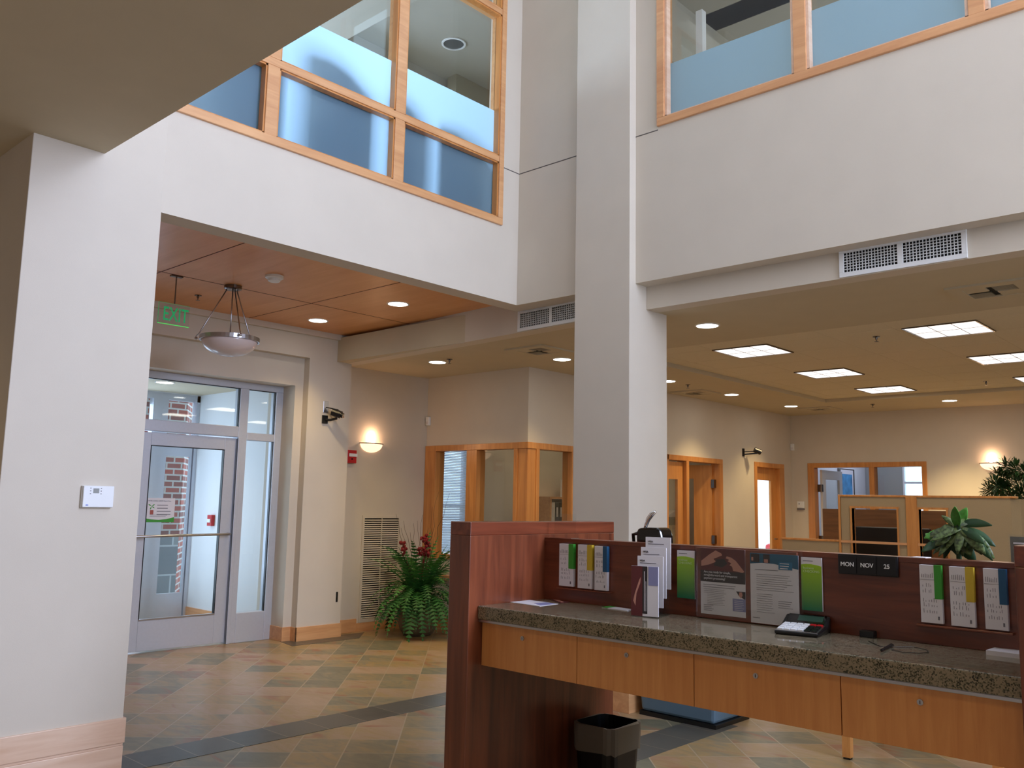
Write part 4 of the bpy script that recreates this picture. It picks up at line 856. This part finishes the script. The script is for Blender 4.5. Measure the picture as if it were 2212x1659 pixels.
# date sign
a, b_ = dv(1813, 1205), dv(1943, 1245)
t = T('date_sign', 'black perpetual date sign reading MON NOV 25 on the divider', 'date sign', (XB-.014, a.y, dv(1878, 1243).z), RZX)
w = a.y-b_.y; h = .072; z_ = dv(1878, 1244).z
B(0, w, 0, .014, 0, h).build('holder', BLACK, t, local=True, bevel=.003)
for i, s_ in enumerate(('MON', 'NOV', '25')):
    pl_ = B(w*(.02+.33*i), w*(.32+.33*i), -.003, 0, .006, h-.006).build('card', plain('black_card', srgb(22, 22, 26), .5) if i == 0 else MATS['black_card'], t, local=True)
    text('lettering', s_, .021, (w*(.17+.33*i), -.0042, h*.40), WHITE, pl_, align='CENTER', bold=.0004)
# ---- things on the counter (z = 1.05)
ZT = 1.05
def flat(name, pts, mat, th, lab, cat, group=None):
    ps = [oZ(x, y, ZT) for x, y in pts]; c_ = MB().prism([(p_.x, p_.y) for p_ in ps], ZT, ZT+th)
    return tag(c_.build(name, mat), lab, cat, group)
def ccw(ps): 
    a = sum(ps[i][0]*ps[(i+1) % len(ps)][1]-ps[(i+1) % len(ps)][0]*ps[i][1] for i in range(len(ps))); return ps if a > 0 else ps[::-1]
def sheet(name, pts, mat, th, lab, cat):
    ps = ccw([tuple(oZ(x, y, ZT)[:2]) for x, y in pts]); return tag(MB().prism(ps, ZT, ZT+th).build(name, mat), lab, cat)
s_ = T('printed_sheet', 'white printed sheet lying at the left end of the granite counter', 'paper', tuple(oZ(1150, 1302, ZT)))
MB().prism(ccw([tuple(oZ(x, y, ZT)[:2]) for x, y in ((1089, 1299), (1132, 1295), (1206, 1305), (1166, 1310))]), ZT, ZT+.0015).build('sheet', PAPER, s_)
MB().prism(ccw([tuple(oZ(x, y, ZT)[:2]) for x, y in ((1153, 1304), (1180, 1302), (1200, 1305), (1168, 1309))]), ZT+.0015, ZT+.002).build('print', LAV, s_)
s_ = T('photo_leaflet', 'small reddish photo leaflet lying behind the white sheet on the counter', 'leaflet', tuple(oZ(1205, 1298, ZT)))
MB().prism(ccw([tuple(oZ(x, y, ZT)[:2]) for x, y in ((1186, 1294), (1206, 1293.5), (1232, 1301), (1210, 1303))]), ZT, ZT+.002).build('cover', MAROON, s_)
MB().prism(ccw([tuple(oZ(x, y, ZT)[:2]) for x, y in ((1195, 1296), (1206, 1296), (1218, 1302), (1212, 1302))]), ZT+.002, ZT+.003).build('print', FLESH, s_)
s_ = T('notepad', 'thin pale green and white notepad lying left of the brochure rack', 'notepad', tuple(oZ(1335, 1316, ZT)))
MB().prism(ccw([tuple(oZ(x, y, ZT)[:2]) for x, y in ((1300, 1313), (1318, 1310.5), (1364, 1317), (1356, 1321))]), ZT, ZT+.003).mat(1).prism(ccw([tuple(oZ(x, y, ZT)[:2]) for x, y in ((1300, 1313), (1318, 1310.5), (1330, 1312.5), (1312, 1315))]), ZT+.003, ZT+.004).build('pad', [PAPER, GREEN], s_)
s_ = T('form_pad', 'thick pad of white forms with a green sheet at the right end of the counter', 'paper pad', tuple(oZ(2170, 1412, ZT)))
MB().prism(ccw([tuple(oZ(x, y, ZT)[:2]) for x, y in ((2130, 1414), (2160, 1404), (2230, 1411), (2215, 1425))]), ZT, ZT+.014).build('forms', PAPER, s_)
MB().prism(ccw([tuple(oZ(x, y, ZT)[:2]) for x, y in ((2140, 1403), (2165, 1400), (2172, 1403), (2150, 1407))]), ZT+.014, ZT+.018).build('top_sheet', GREEN, s_)
# brochure rack: tiers rise towards the divider
bp = oZ(1363, 1331, ZT); dirv = Vector((-math.sin(math.radians(50)), math.cos(math.radians(50))*-1, 0))
rk = T('brochure_rack', 'clear tiered acrylic brochure rack standing on the counter', 'brochure rack', (bp.x, bp.y, ZT), math.radians(-75))
w = .115
q = MB()
for k in range(4):
    y = .004+.042*k; q.box(0, w, y+.010, y+.012, 0, .10+.034*k)
q.box(0, w, 0, .16, 0, .003)
q.build('tiers', ACRYL, rk, local=True)
RKP = rk.location.copy(); RKR = rk.rotation_euler.z
def onrack(dx, dy_, dz): return RKP+Matrix.Rotation(RKR, 3, 'Z') @ Vector((dx, dy_, dz))
def tier(dx, dy_, dz, w_, h_, lab, kind, tilt=0):
    t = T('brochure', lab, 'brochure', onrack(dx, dy_, dz), RKR, 'brochures in the tiered rack')
    ob = [B(0, w_, 0, .006, 0, h_).build('cover', PAPER, t, local=True)]
    if kind == 'front':
        B(0, w_*.42, -.0008, 0, 0, h_).build('photo_print', MAROON, t, local=True)
        MB().yprism([(w_*.08, h_*.3), (w_*.14, h_*.45), (w_*.3, h_*.72), (w_*.36, h_*.78), (w_*.34, h_*.66), (w_*.2, h_*.45), (w_*.16, h_*.2)][::-1], -.0012, -.0008).build('hands_print', FLESH, t, local=True)
        B(w_*.42, w_*.6, -.0008, 0, .01, h_).build('dark_strip', CHAR, t, local=True)
        B(w_*.64, w_, -.0008, 0, h_*.62, h_).build('lavender_strip', LAV, t, local=True)
        q = MB(); q.box(w_*.48, w_*.5, -.0012, -.0008, h_*.1, h_*.9).box(w_*.54, w_*.555, -.0012, -.0008, h_*.1, h_*.7).build('print', PAPER, t, local=True)
    else:
        text('heading', kind, .011, (w_*.1, -.0006, h_-.022), INKD, t); q = MB(); lines(q, w_*.1, w_*.75, h_-.027, 1, .006, .003, 0, 3, .1); q.build('print', INK, t, local=True)
    return t
tier(.0, .002, .004, w, .198, 'front folded brochure with dark photo cover in the rack', 'front')
tier(.012, .044, .036, w*.95, .205, 'white brochure in the second tier of the rack', 'VISA')
tier(.012, .086, .070, w*.95, .205, 'white brochure in the third tier of the rack', 'VISA')
tier(.018, .128, .104, w*.95, .212, 'tallest white brochure in the rear tier of the rack', 'VISA')
# calculator
cc = oZ(1742, 1366, ZT); t = T('desk_calculator', 'desk calculator with white keys, red key and dark tilted display', 'calculator', (XB-.105, cc.y, ZT), RZX+math.radians(10))
MB().add([(-.075, -.09, .0), (.075, -.09, .0), (.08, .09, .0), (-.08, .09, .0), (-.078, -.092, .014), (.078, -.092, .014), (.083, .03, .028), (-.083, .03, .028), (.08, .088, .058), (-.08, .088, .058)],
  [(0,3,2,1),(0,1,5,4),(4,5,6,7),(7,6,8,9),(1,2,8,6,5),(2,3,9,8),(3,0,4,7,9)]).build('body', BLACK, t, local=True, bevel=.006)
def on_face(x0, x1, y0, y1, th=.002):
    f = lambda y: .014+(y+.092)*(.014/.122) if y < .03 else .028+(y-.03)*(.030/.058)
    return MB().add([(x0, y0, f(y0)), (x1, y0, f(y0)), (x1, y1, f(y1)), (x0, y1, f(y1)), (x0, y0, f(y0)+th), (x1, y0, f(y0)+th), (x1, y1, f(y1)+th), (x0, y1, f(y1)+th)], [(0,3,2,1),(4,5,6,7),(0,1,5,4),(1,2,6,5),(2,3,7,6),(3,0,4,7)])
on_face(-.074, .074, -.086, .028, .0015).build('keypad_plate', METAL, t, local=True)
on_face(-.068, .068, .036, .084, .002).build('display_bezel', GLOSSB, t, local=True); on_face(-.03, .06, .046, .076, .003).build('display', LCD, t, local=True)
for r_ in range(4):
    for c_ in range(6):
        x = -.068+c_*.0235; y = -.08+r_*.027
        on_face(x, x+.019, y, y+.022, .006).build('key', RED if (c_ in (4, 5) and r_ == 3) else (WHITE if c_ < 4 else BLACK), t, local=True)
# pen on a cord
pc_ = oZ(1870, 1376, ZT); t = T('pen_base', 'small black pen base with coiled cord and pen on the counter', 'pen set', (pc_.x, pc_.y, ZT))
MB().box(pc_.x-.02, pc_.x+.02, pc_.y-.035, pc_.y+.015, ZT, ZT+.024).build('base', BLACK, t, bevel=.003)
a = oZ(1904, 1409, ZT); b_ = oZ(1926, 1398, ZT)
MB().tube([(a.x, a.y, ZT+.006), (b_.x, b_.y, ZT+.007)], [.004, .0055], 10).tube([(b_.x, b_.y, ZT+.007), (b_.x+.01, b_.y-.003, ZT+.006)], [.0055, .002], 8).build('pen', BLACK, t, smooth=False)
pts = [oZ(x, y, ZT) for x, y in ((1876, 1386), (1900, 1397), (1935, 1399), (1975, 1399), (2002, 1405), (2006, 1410), (1985, 1412.5), (1950, 1410), (1926, 1404))]
MB().tube([(p_.x, p_.y, ZT+.002) for p_ in pts], .0011, 6).build('cord', BLACK, t)
a = oZ(1892, 1377, ZT)
# black punch with chrome lever behind the divider
ZB = 1.05
hx_, hy_ = 3.40, oX(1402, 1140, 3.40).y
t = T('desk_punch', 'glossy black desk punch with a curved chrome lever behind the divider', 'punch', (3.45, hy_, ZB))
B(3.34, 3.66, hy_-.07, hy_+.07, ZB, ZB+.03).build('base', BLACK, t, bevel=.008)
B(3.42, 3.60, hy_-.05, hy_+.05, ZB+.03, ZB+.24).build('tower', BLACK, t, bevel=.01)
q = MB()
zt = oX(1402, 1165, 3.40).z
yl = oX(1382, 1150, 3.40).y; yr = oX(1438, 1150, 3.40).y
prof = [(yl-.0, zt-.02), (yr, zt-.02), (yr+.005, zt+.02), (yr+.012, zt+.045), (yr+.03, zt+.055), (yl-.04, zt+.053), (yl-.008, zt+.048), (yl, zt+.03)]
q.add([(3.37, p_[0], p_[1]) for p_ in prof]+[(3.47, p_[0], p_[1]) for p_ in prof], [tuple(range(8)), tuple(reversed(range(8, 16)))]+[(i, i+8, (i+1) % 8+8, (i+1) % 8) for i in range(8)])
q.build('head', GLOSSB, t, bevel=.012)
yh = oX(1364, 1160, 3.40).y
MB().tube([(3.42, yl+.01, zt+.018), (3.42, (yl+yh)/2, zt+.024), (3.42, yh+.004, zt+.018), (3.42, yh, zt-.02)], [.011, .009, .009, .008], 8).build('side_arm', GLOSSB, t, smooth=True)
L0 = [oX(x, y, 3.40) for x, y in ((1394, 1144), (1395, 1136), (1400, 1122), (1408, 1111), (1416, 1105))]
lv = MB().tube([tuple(p_) for p_ in L0], [.008, .0085, .0105, .011, .006], 10).build('lever', CHROME, t, smooth=True)
# acrylic sign holder on the divider cap
t = T('sign_holder', 'thin empty clear acrylic sign holder on top of the divider by the end panel', 'sign holder', (XB+.03, 2.66, 1.337))
a = oX(1194, 1158, XB+.02); b_ = oX(1241, 1160, XB+.02)
B(XB-.005, XB+.055, b_.y, a.y, 1.337, 1.340).build('foot', CHROME, t); B(XB+.03, XB+.032, b_.y, a.y, 1.340, 1.45).build('clear_panel', ACRYL, t)
tag(B(XB+.0, XB+.06, oX(1999, 1201, XB).y, oX(1967, 1201, XB).y, 1.337, 1.339).build('card', PAPER), 'small white card lying on top of the divider in front of the leafy plant', 'card')
# sheet in a clear stand at the right
t = T('sign_stand', 'grey printed notice in a clear stand at the right edge behind the divider', 'notice', (3.55, oX(2205, 1150, 3.55).y-.06, ZB), RZX)
B(-.1, .12, 0, .003, .0, .372).build('clear_panel', ACRYL, t, local=True); B(-.095, .115, -.002, 0, .02, .365).build('notice_sheet', plain('grey_print', srgb(118, 116, 108), .6), t, local=True); B(-.1, .12, -.05, .03, 0, .004).build('foot', ACRYL, t, local=True)
q = MB(); lines(q, -.085, .105, .345, 18, .016, .006, -.0022, 21, .3); q.build('print', PAPER, t, local=True)
# ================================================================= waste basket
ra, rb = oZ(1238, 1562, .40), oZ(1386, 1550, .40)
bc = (ra+rb)/2; t = T('waste_basket', 'black waste basket with clear liner folded over the rim under the desk', 'waste basket', (oY(1312, 1557, 2.62).x, 2.62, 0), 0)
ZR = oY(1312, 1557, 2.62).z; 
def rrect(w, d, z, r=.05, n=5, wob=0, seed=0):
    rr = random.Random(seed); o_ = []
    for cx, cy, a0_ in ((w-r, d-r, 0), (-w+r, d-r, 90), (-w+r, -d+r, 180), (w-r, -d+r, 270)):
        for i in range(n): a = math.radians(a0_+90*i/(n-1)); o_.append((cx+r*math.cos(a), cy+r*math.sin(a), z+wob*(rr.random()-.5)))
    return o_
def loft(rings, cap0=True):
    q = MB(); n = len(rings[0]); vs = [v for r_ in rings for v in r_]; fs = [(j*n+i, j*n+(i+1) % n, (j+1)*n+(i+1) % n, (j+1)*n+i) for j in range(len(rings)-1) for i in range(n)]
    if cap0: fs.append(tuple(reversed(range(n))))
    return q.add(vs, fs)
w_, d_ = .128, .118; zk = ZR/.40
loft([rrect(w_*.8, d_*.8, 0), rrect(w_, d_, .39*zk)]).build('body', BLACK, t, local=True, solid=.003)
loft([rrect(w_*1.02, d_*1.03, .30*zk, wob=.015, seed=1), rrect(w_*1.035, d_*1.05, .36*zk), rrect(w_*1.03, d_*1.04, .398*zk, wob=.008, seed=3), rrect(w_*.97, d_*.95, .40*zk, wob=.006, seed=4)], False).build('liner_fold', LINER, t, local=True, solid=.001)
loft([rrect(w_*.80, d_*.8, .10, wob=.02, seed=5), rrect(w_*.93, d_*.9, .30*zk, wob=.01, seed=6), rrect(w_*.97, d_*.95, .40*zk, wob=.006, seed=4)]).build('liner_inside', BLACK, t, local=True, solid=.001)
# ================================================================= plants
def leaf(mb, base, d, up, L, W, curl=.3, n=6, fold=.15):
    d = d.normalized(); s_ = d.cross(up).normalized(); up = s_.cross(d).normalized(); vs = []; fs = []
    p = base.copy(); dd = d.copy()
    for i in range(n+1):
        t_ = i/n; w = W*math.sin(math.pi*min(1, t_*.93+.05))**.8*.5
        vs += [p-s_*w+up*w*fold*2, p.copy(), p+s_*w+up*w*fold*2]
        dd = (dd - Vector((0, 0, 1))*curl/n).normalized(); p = p+dd*L/n
    for i in range(n):
        k = i*3; fs += [(k, k+3, k+4, k+1), (k+1, k+4, k+5, k+2)]
    mb.add(vs, fs)
# fern arrangement by the return grille
fb = oZ(903, 1368, 0); fx, fy = fb.x-.08, fb.y-.08
fp = T('potted_fern', 'fern arrangement with curly twigs and red blossoms in a round stone pot', 'potted plant', (fx, fy, 0))
MB().lathe((fx, fy, 0), [(.0005, 0), (.15, 0), (.20, .06), (.235, .16), (.23, .28), (.19, .36), (.185, .40), (.21, .42), (.20, .43), (.17, .40)], 28).build('pot', STONE, fp, smooth=True)
MB().lathe((fx, fy, 0), [(.175, .39), (.0005, .40)], 20).build('soil', SOIL, fp)
def frond(mb, base, ang, L, elev, droop, wd=.055, seed=0):
    rr = random.Random(seed); p = base.copy(); d = Vector((math.cos(ang)*math.cos(elev), math.sin(ang)*math.cos(elev), math.sin(elev))); n = 16; st = L/n; pts = [p.copy()]
    for i in range(n):
        t_ = (i+1)/n; s_ = d.cross(Vector((0, 0, 1))).normalized(); w = wd*math.sin(math.pi*min(1, t_*.9+.08))**.7
        upv = s_.cross(d)
        for sg in (-1, 1):
            a_ = p+s_*sg*w+d*w*.35-upv*w*.3*rr.random(); mb.add([p-d*st*.38, p+d*st*.38, a_+d*st*.12, a_-d*st*.10], [(0, 1, 2, 3)])
        d = (d-Vector((0, 0, 1))*droop/n).normalized(); p = p+d*st; pts.append(p.copy())
    mb.tube(pts[::3]+[pts[-1]], .0018, 4, caps=False)
cen = Vector((fx, fy, .41)); rr = random.Random(3); k = 0
for i in range(135):
    mb = MB(); a = rr.random()*2*math.pi; lowf = rr.random()
    el = rr.uniform(.25, 1.4); L = rr.uniform(.46, .78) if el < 1.0 else rr.uniform(.4, .62); dr = rr.uniform(1.8, 3.4)
    if i > 95: el, L, dr = rr.uniform(1.15, 1.5), rr.uniform(.6, .82), rr.uniform(1.3, 2.3)
    frond(mb, cen+Vector((math.cos(a)*.08, math.sin(a)*.08, 0)), a, L, el, dr, rr.uniform(.045, .07), i)
    mb.build('frond', FERN2 if i % 4 == 0 else FERN, fp)
def twig(mb, base, top, r0, wig, seed):
    r_ = random.Random(seed); pts = []; n = 9
    for i in range(n+1): t_ = i/n; p = base.lerp(top, t_); pts.append(p+Vector((r_.uniform(-wig, wig), r_.uniform(-wig, wig), 0))*math.sin(math.pi*t_)**.5)
    mb.tube(pts, [r0*(1-.75*i/n) for i in range(n+1)], 5)
for i, (px, py, dx) in enumerate(((971, 1066, .0), (948, 1062, .0), (855, 1110, 0), (872, 1125, 0), (893, 1130, 0), (902, 1125, 0), (913, 1112, 0), (925, 1140, 0), (886, 1150, 0), (940, 1150, 0), (934, 1095, 0), (866, 1140, 0))):
    top = oY(px, py, fy+rr.uniform(-.1, .1)); mb = MB(); twig(mb, Vector((fx+rr.uniform(-.05, .05), fy+rr.uniform(-.05, .05), .40)), top, .005, .03, i); mb.build('twig', TWIG, fp)
for i, (px, py) in enumerate(((872, 1180), (872, 1192), (917, 1160), (920, 1172), (915, 1185), (922, 1196), (910, 1192))):
    c_ = oY(px, py, fy-.02); mb = MB()
    for j in range(12): mb.ball((c_.x+rr.uniform(-.035, .035), c_.y+rr.uniform(-.03, .03), c_.z+rr.uniform(-.04, .04)), rr.uniform(.012, .024), 6)
    mb.build('blossom', FLOWER, fp, smooth=True)
for i, (px, py) in enumerate(((872, 1200), (917, 1195), (912, 1210), (960, 1215), (935, 1200), (955, 1210))):
    mb = MB(); top = oY(px, py, fy); leaf(mb, Vector((fx, fy, .42)), top-Vector((fx, fy, .42)), Vector((0, -1, .2)), (top-Vector((fx, fy, .42))).length, .03, 0, 5); mb.build('blade', [LEAFD, MATS['red_blossom']][i % 2 if i < 3 else 0], fp, solid=.001)
# variegated leafy plant behind the divider
px_ = 3.58; pc3 = oX(2068, 1165, px_); lp = T('leafy_plant', 'leafy plant with broad variegated leaves standing behind the divider', 'potted plant', (px_, pc3.y, ZB))
MB().lathe((px_, pc3.y, ZB), [(.0005, 0), (.07, 0), (.09, .13), (.083, .13), (.0005, .12)], 20).build('pot', STONE, lp, smooth=False)
base = Vector((px_, pc3.y, ZB+.12)); top = Vector((px_, pc3.y-.005, oX(2068, 1130, px_).z))
MB().tube([base, top], [.012, .008], 8).build('stem', LEAFD, lp)
spec = [((2068, 1140), (2063, 1093), .05, LEAFL), ((2072, 1138), (2087, 1096), .055, LEAFL), ((2066, 1140), (2035, 1112), .03, LEAFV), ((2070, 1135), (2143, 1130), .05, LEAFD), ((2066, 1140), (2100, 1120), .05, LEAFV),
        ((2050, 1150), (1995, 1160), .05, LEAFL), ((2055, 1150), (2020, 1178), .07, LEAFV), ((2060, 1150), (2040, 1195), .07, LEAFV), ((2068, 1150), (2068, 1200), .075, LEAFD), ((2075, 1150), (2098, 1200), .075, LEAFV),
        ((2078, 1145), (2130, 1195), .06, LEAFV), ((2080, 1142), (2152, 1178), .055, LEAFD), ((2080, 1148), (2150, 1205), .06, LEAFV), ((2040, 1170), (1990, 1190), .05, LEAFD), ((2030, 1175), (2000, 1150), .045, LEAFL), ((2060, 1160), (2110, 1215), .07, LEAFD),
        ((2060, 1135), (2030, 1160), .06, LEAFV), ((2072, 1150), (2055, 1180), .06, LEAFD)]
spec += [((2066+6*k % 20, 1142), (1996+6*k, 1160+((k*29) % 52)), .045, (LEAFV, LEAFD, LEAFV)[k % 3]) for k in range(26)]
for i, (a, b_, w, m_) in enumerate(spec):
    w *= .72
    A = oX(a[0], a[1], px_+(.04 if i % 2 else 0)); Bv = oX(b_[0], b_[1], px_-.05+.12*((i*37) % 10)/10); mb = MB(); dv_ = Bv-A
    leaf(mb, A, dv_+Vector((0, 0, dv_.length*.15)), Vector((-1, 0, .5)), dv_.length, w, .35, 7); mb.build('leaf', m_, lp, smooth=True, solid=.0012)
# small-leaved tree at the right edge, behind the cubicle
TX = 11.3; tc = oX(2185, 1100, TX); tr_ = T('indoor_tree', 'small-leaved indoor tree with twisting trunks at the right edge behind the cubicle', 'potted tree', (TX, tc.y, 0))
MB().lathe((TX, tc.y, 0), [(.0005, 0), (.18, 0), (.22, .38), (.20, .38), (.0005, .36)], 24).build('pot', STONE, tr_)
for i, (a, b_, c_) in enumerate(((2195, 2205, 2175), (2205, 2180, 2160), (2210, 2215, 2200))):
    P = [Vector((TX, tc.y, .36)), oX(a, 1180, TX), oX(b_, 1120, TX), oX(c_, 1050, TX)]; MB().tube(P, [.03, .024, .018, .01], 7).build('trunk', BARK, tr_, smooth=True)
rr = random.Random(11)
for i, (px, py, r_) in enumerate(((2175, 1008, 15), (2195, 1015, 14), (2160, 1030, 16), (2180, 1040, 18), (2150, 1050, 18), (2140, 1062, 14), (2170, 1065, 18), (2200, 1045, 20), (2208, 1070, 18), (2190, 1080, 16), (2180, 1130, 12), (2200, 1130, 14), (2215, 1110, 18), (2215, 1020, 16), (2160, 1055, 12), (2190, 1145, 9), (2196, 1090, 12))):
    c_ = oX(px, py, TX+rr.uniform(-.25, .25)); R3 = r_*.0056; mb = MB()
    for j in range(115):
        d = Vector((rr.gauss(0, 1), rr.gauss(0, 1), rr.gauss(0, 1))).normalized(); p = c_+d*R3*rr.random()**.5; leaf(mb, p, d+Vector((0, 0, rr.uniform(-.4, .5))), Vector((.2, .1, 1)), .075, .022, .2, 2)
    mb.build('foliage', LEAFD, tr_)
# ================================================================= shelf in the corner office
sa, sb = oY(1189, 1078, YO-.3), oY(1235, 1122, YO)
t = T('bookcase', 'narrow wooden bookcase seen through the corner office glass', 'bookcase', (sa.x+.35, YO-.15, 0))
q = MB().box(sa.x, sa.x+.03, YO-.3, YO-.002, 0, 1.56).box(sa.x+.68, sa.x+.71, YO-.3, YO-.002, 0, 1.56).box(sa.x-.02, sa.x+.73, YO-.31, YO-.002, 1.56, 1.59).box(sa.x, sa.x+.71, YO-.3, YO-.002, 1.18, 1.21).box(sa.x, sa.x+.71, YO-.3, YO-.002, .8, .83).box(sa.x, sa.x+.71, YO-.3, YO-.002, .05, .08)
q.build('case', MAPLE, t)
for i, (m_, w, h_) in enumerate(((WHITE, .09, .3), (BLACK, .09, .3), (BLACK, .07, .29), (BLACK, .07, .3), (WHITE, .09, .3), (WHITE, .08, .3))):
    x = sa.x+.05+i*.098; o_ = T('binder', ('white', 'black')[m_ is BLACK]+' ring binder in the bookcase, number %s from the left' % ('one two three four five six'.split()[i]), 'binder', (x+w/2, YO-.15, 1.21), 0, 'binders in the bookcase')
    o_['label'] = ['white ring binder at the left end of the bookcase shelf', 'black ring binder right beside the leftmost white one', 'slim black ring binder between two other black ones', 'black ring binder beside the right-hand white pair', 'white ring binder just right of the black ones', 'white ring binder at the right end of the shelf'][i]
    B(x, x+w, YO-.27, YO-.03, 1.21, 1.21+h_).build('cover', m_, o_); B(x+w*.3, x+w*.7, YO-.272, YO-.27, 1.3, 1.44).build('spine_label', PAPER, o_)
px0 = oY(1211, 1072, YO-.16).x
t = T('paper_stand', 'upright sheet of white paper standing on top of the bookcase', 'paper', (px0+.1, YO-.15, 1.59)); B(px0, px0+.24, YO-.16, YO-.155, 1.59, 1.85).build('sheet', PAPER, t); B(px0, px0+.24, YO-.2, YO-.1, 1.59, 1.595).build('foot', WHITE, t)
# things behind the double doors
t = T('office_printer', 'black office machine seen through the left pane of the double doors', 'printer', (10.4, 7.7, 0)); B(10.9, 11.6, 7.9, 8.4, .02, 1.15).build('cabinet', WHITEP, t, bevel=.004); B(10.9, 11.6, 7.95, 8.4, 1.15, 1.55).build('machine', BLACK, t, bevel=.02); t.location = (11.25, 8.15, 0); 
for ch in t.children: ch.location = Vector((10.4, 7.7, 0))-Vector((11.25, 8.15, 0))
t = T('file_box', 'dark file box with papers on a tan cabinet behind the open office door', 'file box', (11.85, 7.6, 1.2))
B(11.70, 11.98, 7.5, 7.8, 1.2, 1.32).build('box', BLACK, t); MB().add([(11.72, 7.52, 1.32), (11.96, 7.52, 1.32), (11.96, 7.78, 1.32), (11.72, 7.78, 1.32), (11.72, 7.52, 1.36), (11.96, 7.52, 1.44), (11.96, 7.78, 1.44), (11.72, 7.78, 1.36)], [(0,3,2,1),(4,5,6,7),(0,1,5,4),(1,2,6,5),(2,3,7,6),(3,0,4,7)]).build('papers', PAPER, t)
t = T('file_cabinet', 'tan file cabinet behind the open office door', 'cabinet', (11.8, 7.65, 0)); B(11.6, 11.99, 7.4, 7.9, 0, 1.2).build('body', TAN, t, bevel=.004); B(11.65, 11.95, 7.385, 7.4, .7, 1.15).build('drawer', TAN, t)
# upstairs: cabinets behind the frosted glass
for i, (x0, x1, h_) in enumerate(((2.62, 3.22, 4.62), (3.40, 3.96, 4.72), (4.10, 4.47, 4.66), (4.60, 5.2, 4.6))):
    q = MB(); yb = YF+.30; q.yprism([(x0, 3.66), (x1, 3.66), (x1, h_-.18), (x0+(x1-x0)*.6, h_-.04), (x0+(x1-x0)*.3, h_), (x0, h_-.02)], yb, yb+.35)
    o_ = q.build('high_back_chair', plain('chair_grey', srgb(96, 112, 116), .8) if i == 0 else MATS['chair_grey'])
    tag(o_, ['blurred grey chair back behind the frosted pane cut by the low ceiling', 'widest blurred grey chair back behind the middle frosted panes', 'blurred narrow grey chair back just right of the mullion', 'blurred grey chair back behind the right-hand frosted panes'][i], 'chair', 'chair backs behind the frosted glass')
P1 = oX(1452, 50, 6.6); P2 = oX(1600, 0, 6.6)
S('trim_10', MB().box(6.6, 6.9, P2.y-1.5, P1.y+.6, P1.z+.02, 5.9), plain('dark_duct', srgb(62, 66, 72), .8))
P3 = oX(1510, 60, 6.0); S('trim_11', B(6.0, 6.06, P3.y-.03, P3.y+.03, 3.5, oX(1510, 22, 6.0).z), WHITEP)
P4 = oZ(980, 94, 6.35); t = T('recessed_light', 'unlit recessed light with pale ring in the upstairs ceiling behind the upper window', 'ceiling light', tuple(P4))
MB().lathe((0, 0, 0), [(.13, -.001), (.13, -.01), (.11, -.012), (.11, -.001)], 28).build('trim_ring', WHITE, t, local=True); MB().lathe((0, 0, 0), [(.11, -.003), (.0005, -.003)], 28).build('dark_well', plain('dim_reflector', srgb(70, 76, 80), .5), t, local=True)
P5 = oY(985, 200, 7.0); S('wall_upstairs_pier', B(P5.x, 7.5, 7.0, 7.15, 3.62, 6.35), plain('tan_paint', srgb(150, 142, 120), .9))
# ================================================================= lights
W = bpy.data.worlds.new('sky'); bpy.context.scene.world = W; W.use_nodes = True; bg = W.node_tree.nodes['Background']; bg.inputs[0].default_value = (.62, .8, 1.0, 1); bg.inputs[1].default_value = 3.4
DAY = (.80, .87, 1.18)
area((4.0, -4.1, 4.3), (math.radians(90), 0, math.radians(46)), 2.4, 4.2, 500, DAY, 'window_daylight', 140)
area((4.2, 7.4, 6.2), (0, 0, 0), 3, 2, 9, (.9, .9, .9), 'upstairs_left')
area((3.9, 9.05, 4.75), (math.radians(-90), 0, 0), 1.1, 1.5, 125, (.66, .84, 1.15), 'upstairs_window', 120)
area((8.9, 1.8, 5.0), (0, math.radians(90), 0), 1.5, 4, 42, (.85, .92, 1.0), 'upstairs_right_fill')  # added lamp lighting the right frosted film; that wall has no window
area((7.4, 1.5, 5.8), (0, 0, 0), 2, 5, 14, (.85, .92, 1.0), 'upstairs_right')
area((VX-.9, VY-.05, 1.5), (math.radians(-90), 0, math.radians(25)), 1.2, 2.2, 34, (.62, .8, 1.1), 'vestibule_daylight')
area((9.0, 11.2, 3.0), (0, math.radians(65), 0), 2.5, 3, 120, (.75, .88, 1.1), 'street_daylight')
area((16.2, 5.8, 2.8), (0, 0, 0), 2, 2, 20, DAY, 'back_office')
area((9.8, 7.7, 2.9), (0, 0, 0), 2, 1, 45, (1, .85, .6), 'corner_office')
v = bpy.context.scene.view_settings; v.view_transform = 'Standard'; v.look = 'None'; v.gamma = 1; v.exposure = 0; v.use_curve_mapping = False
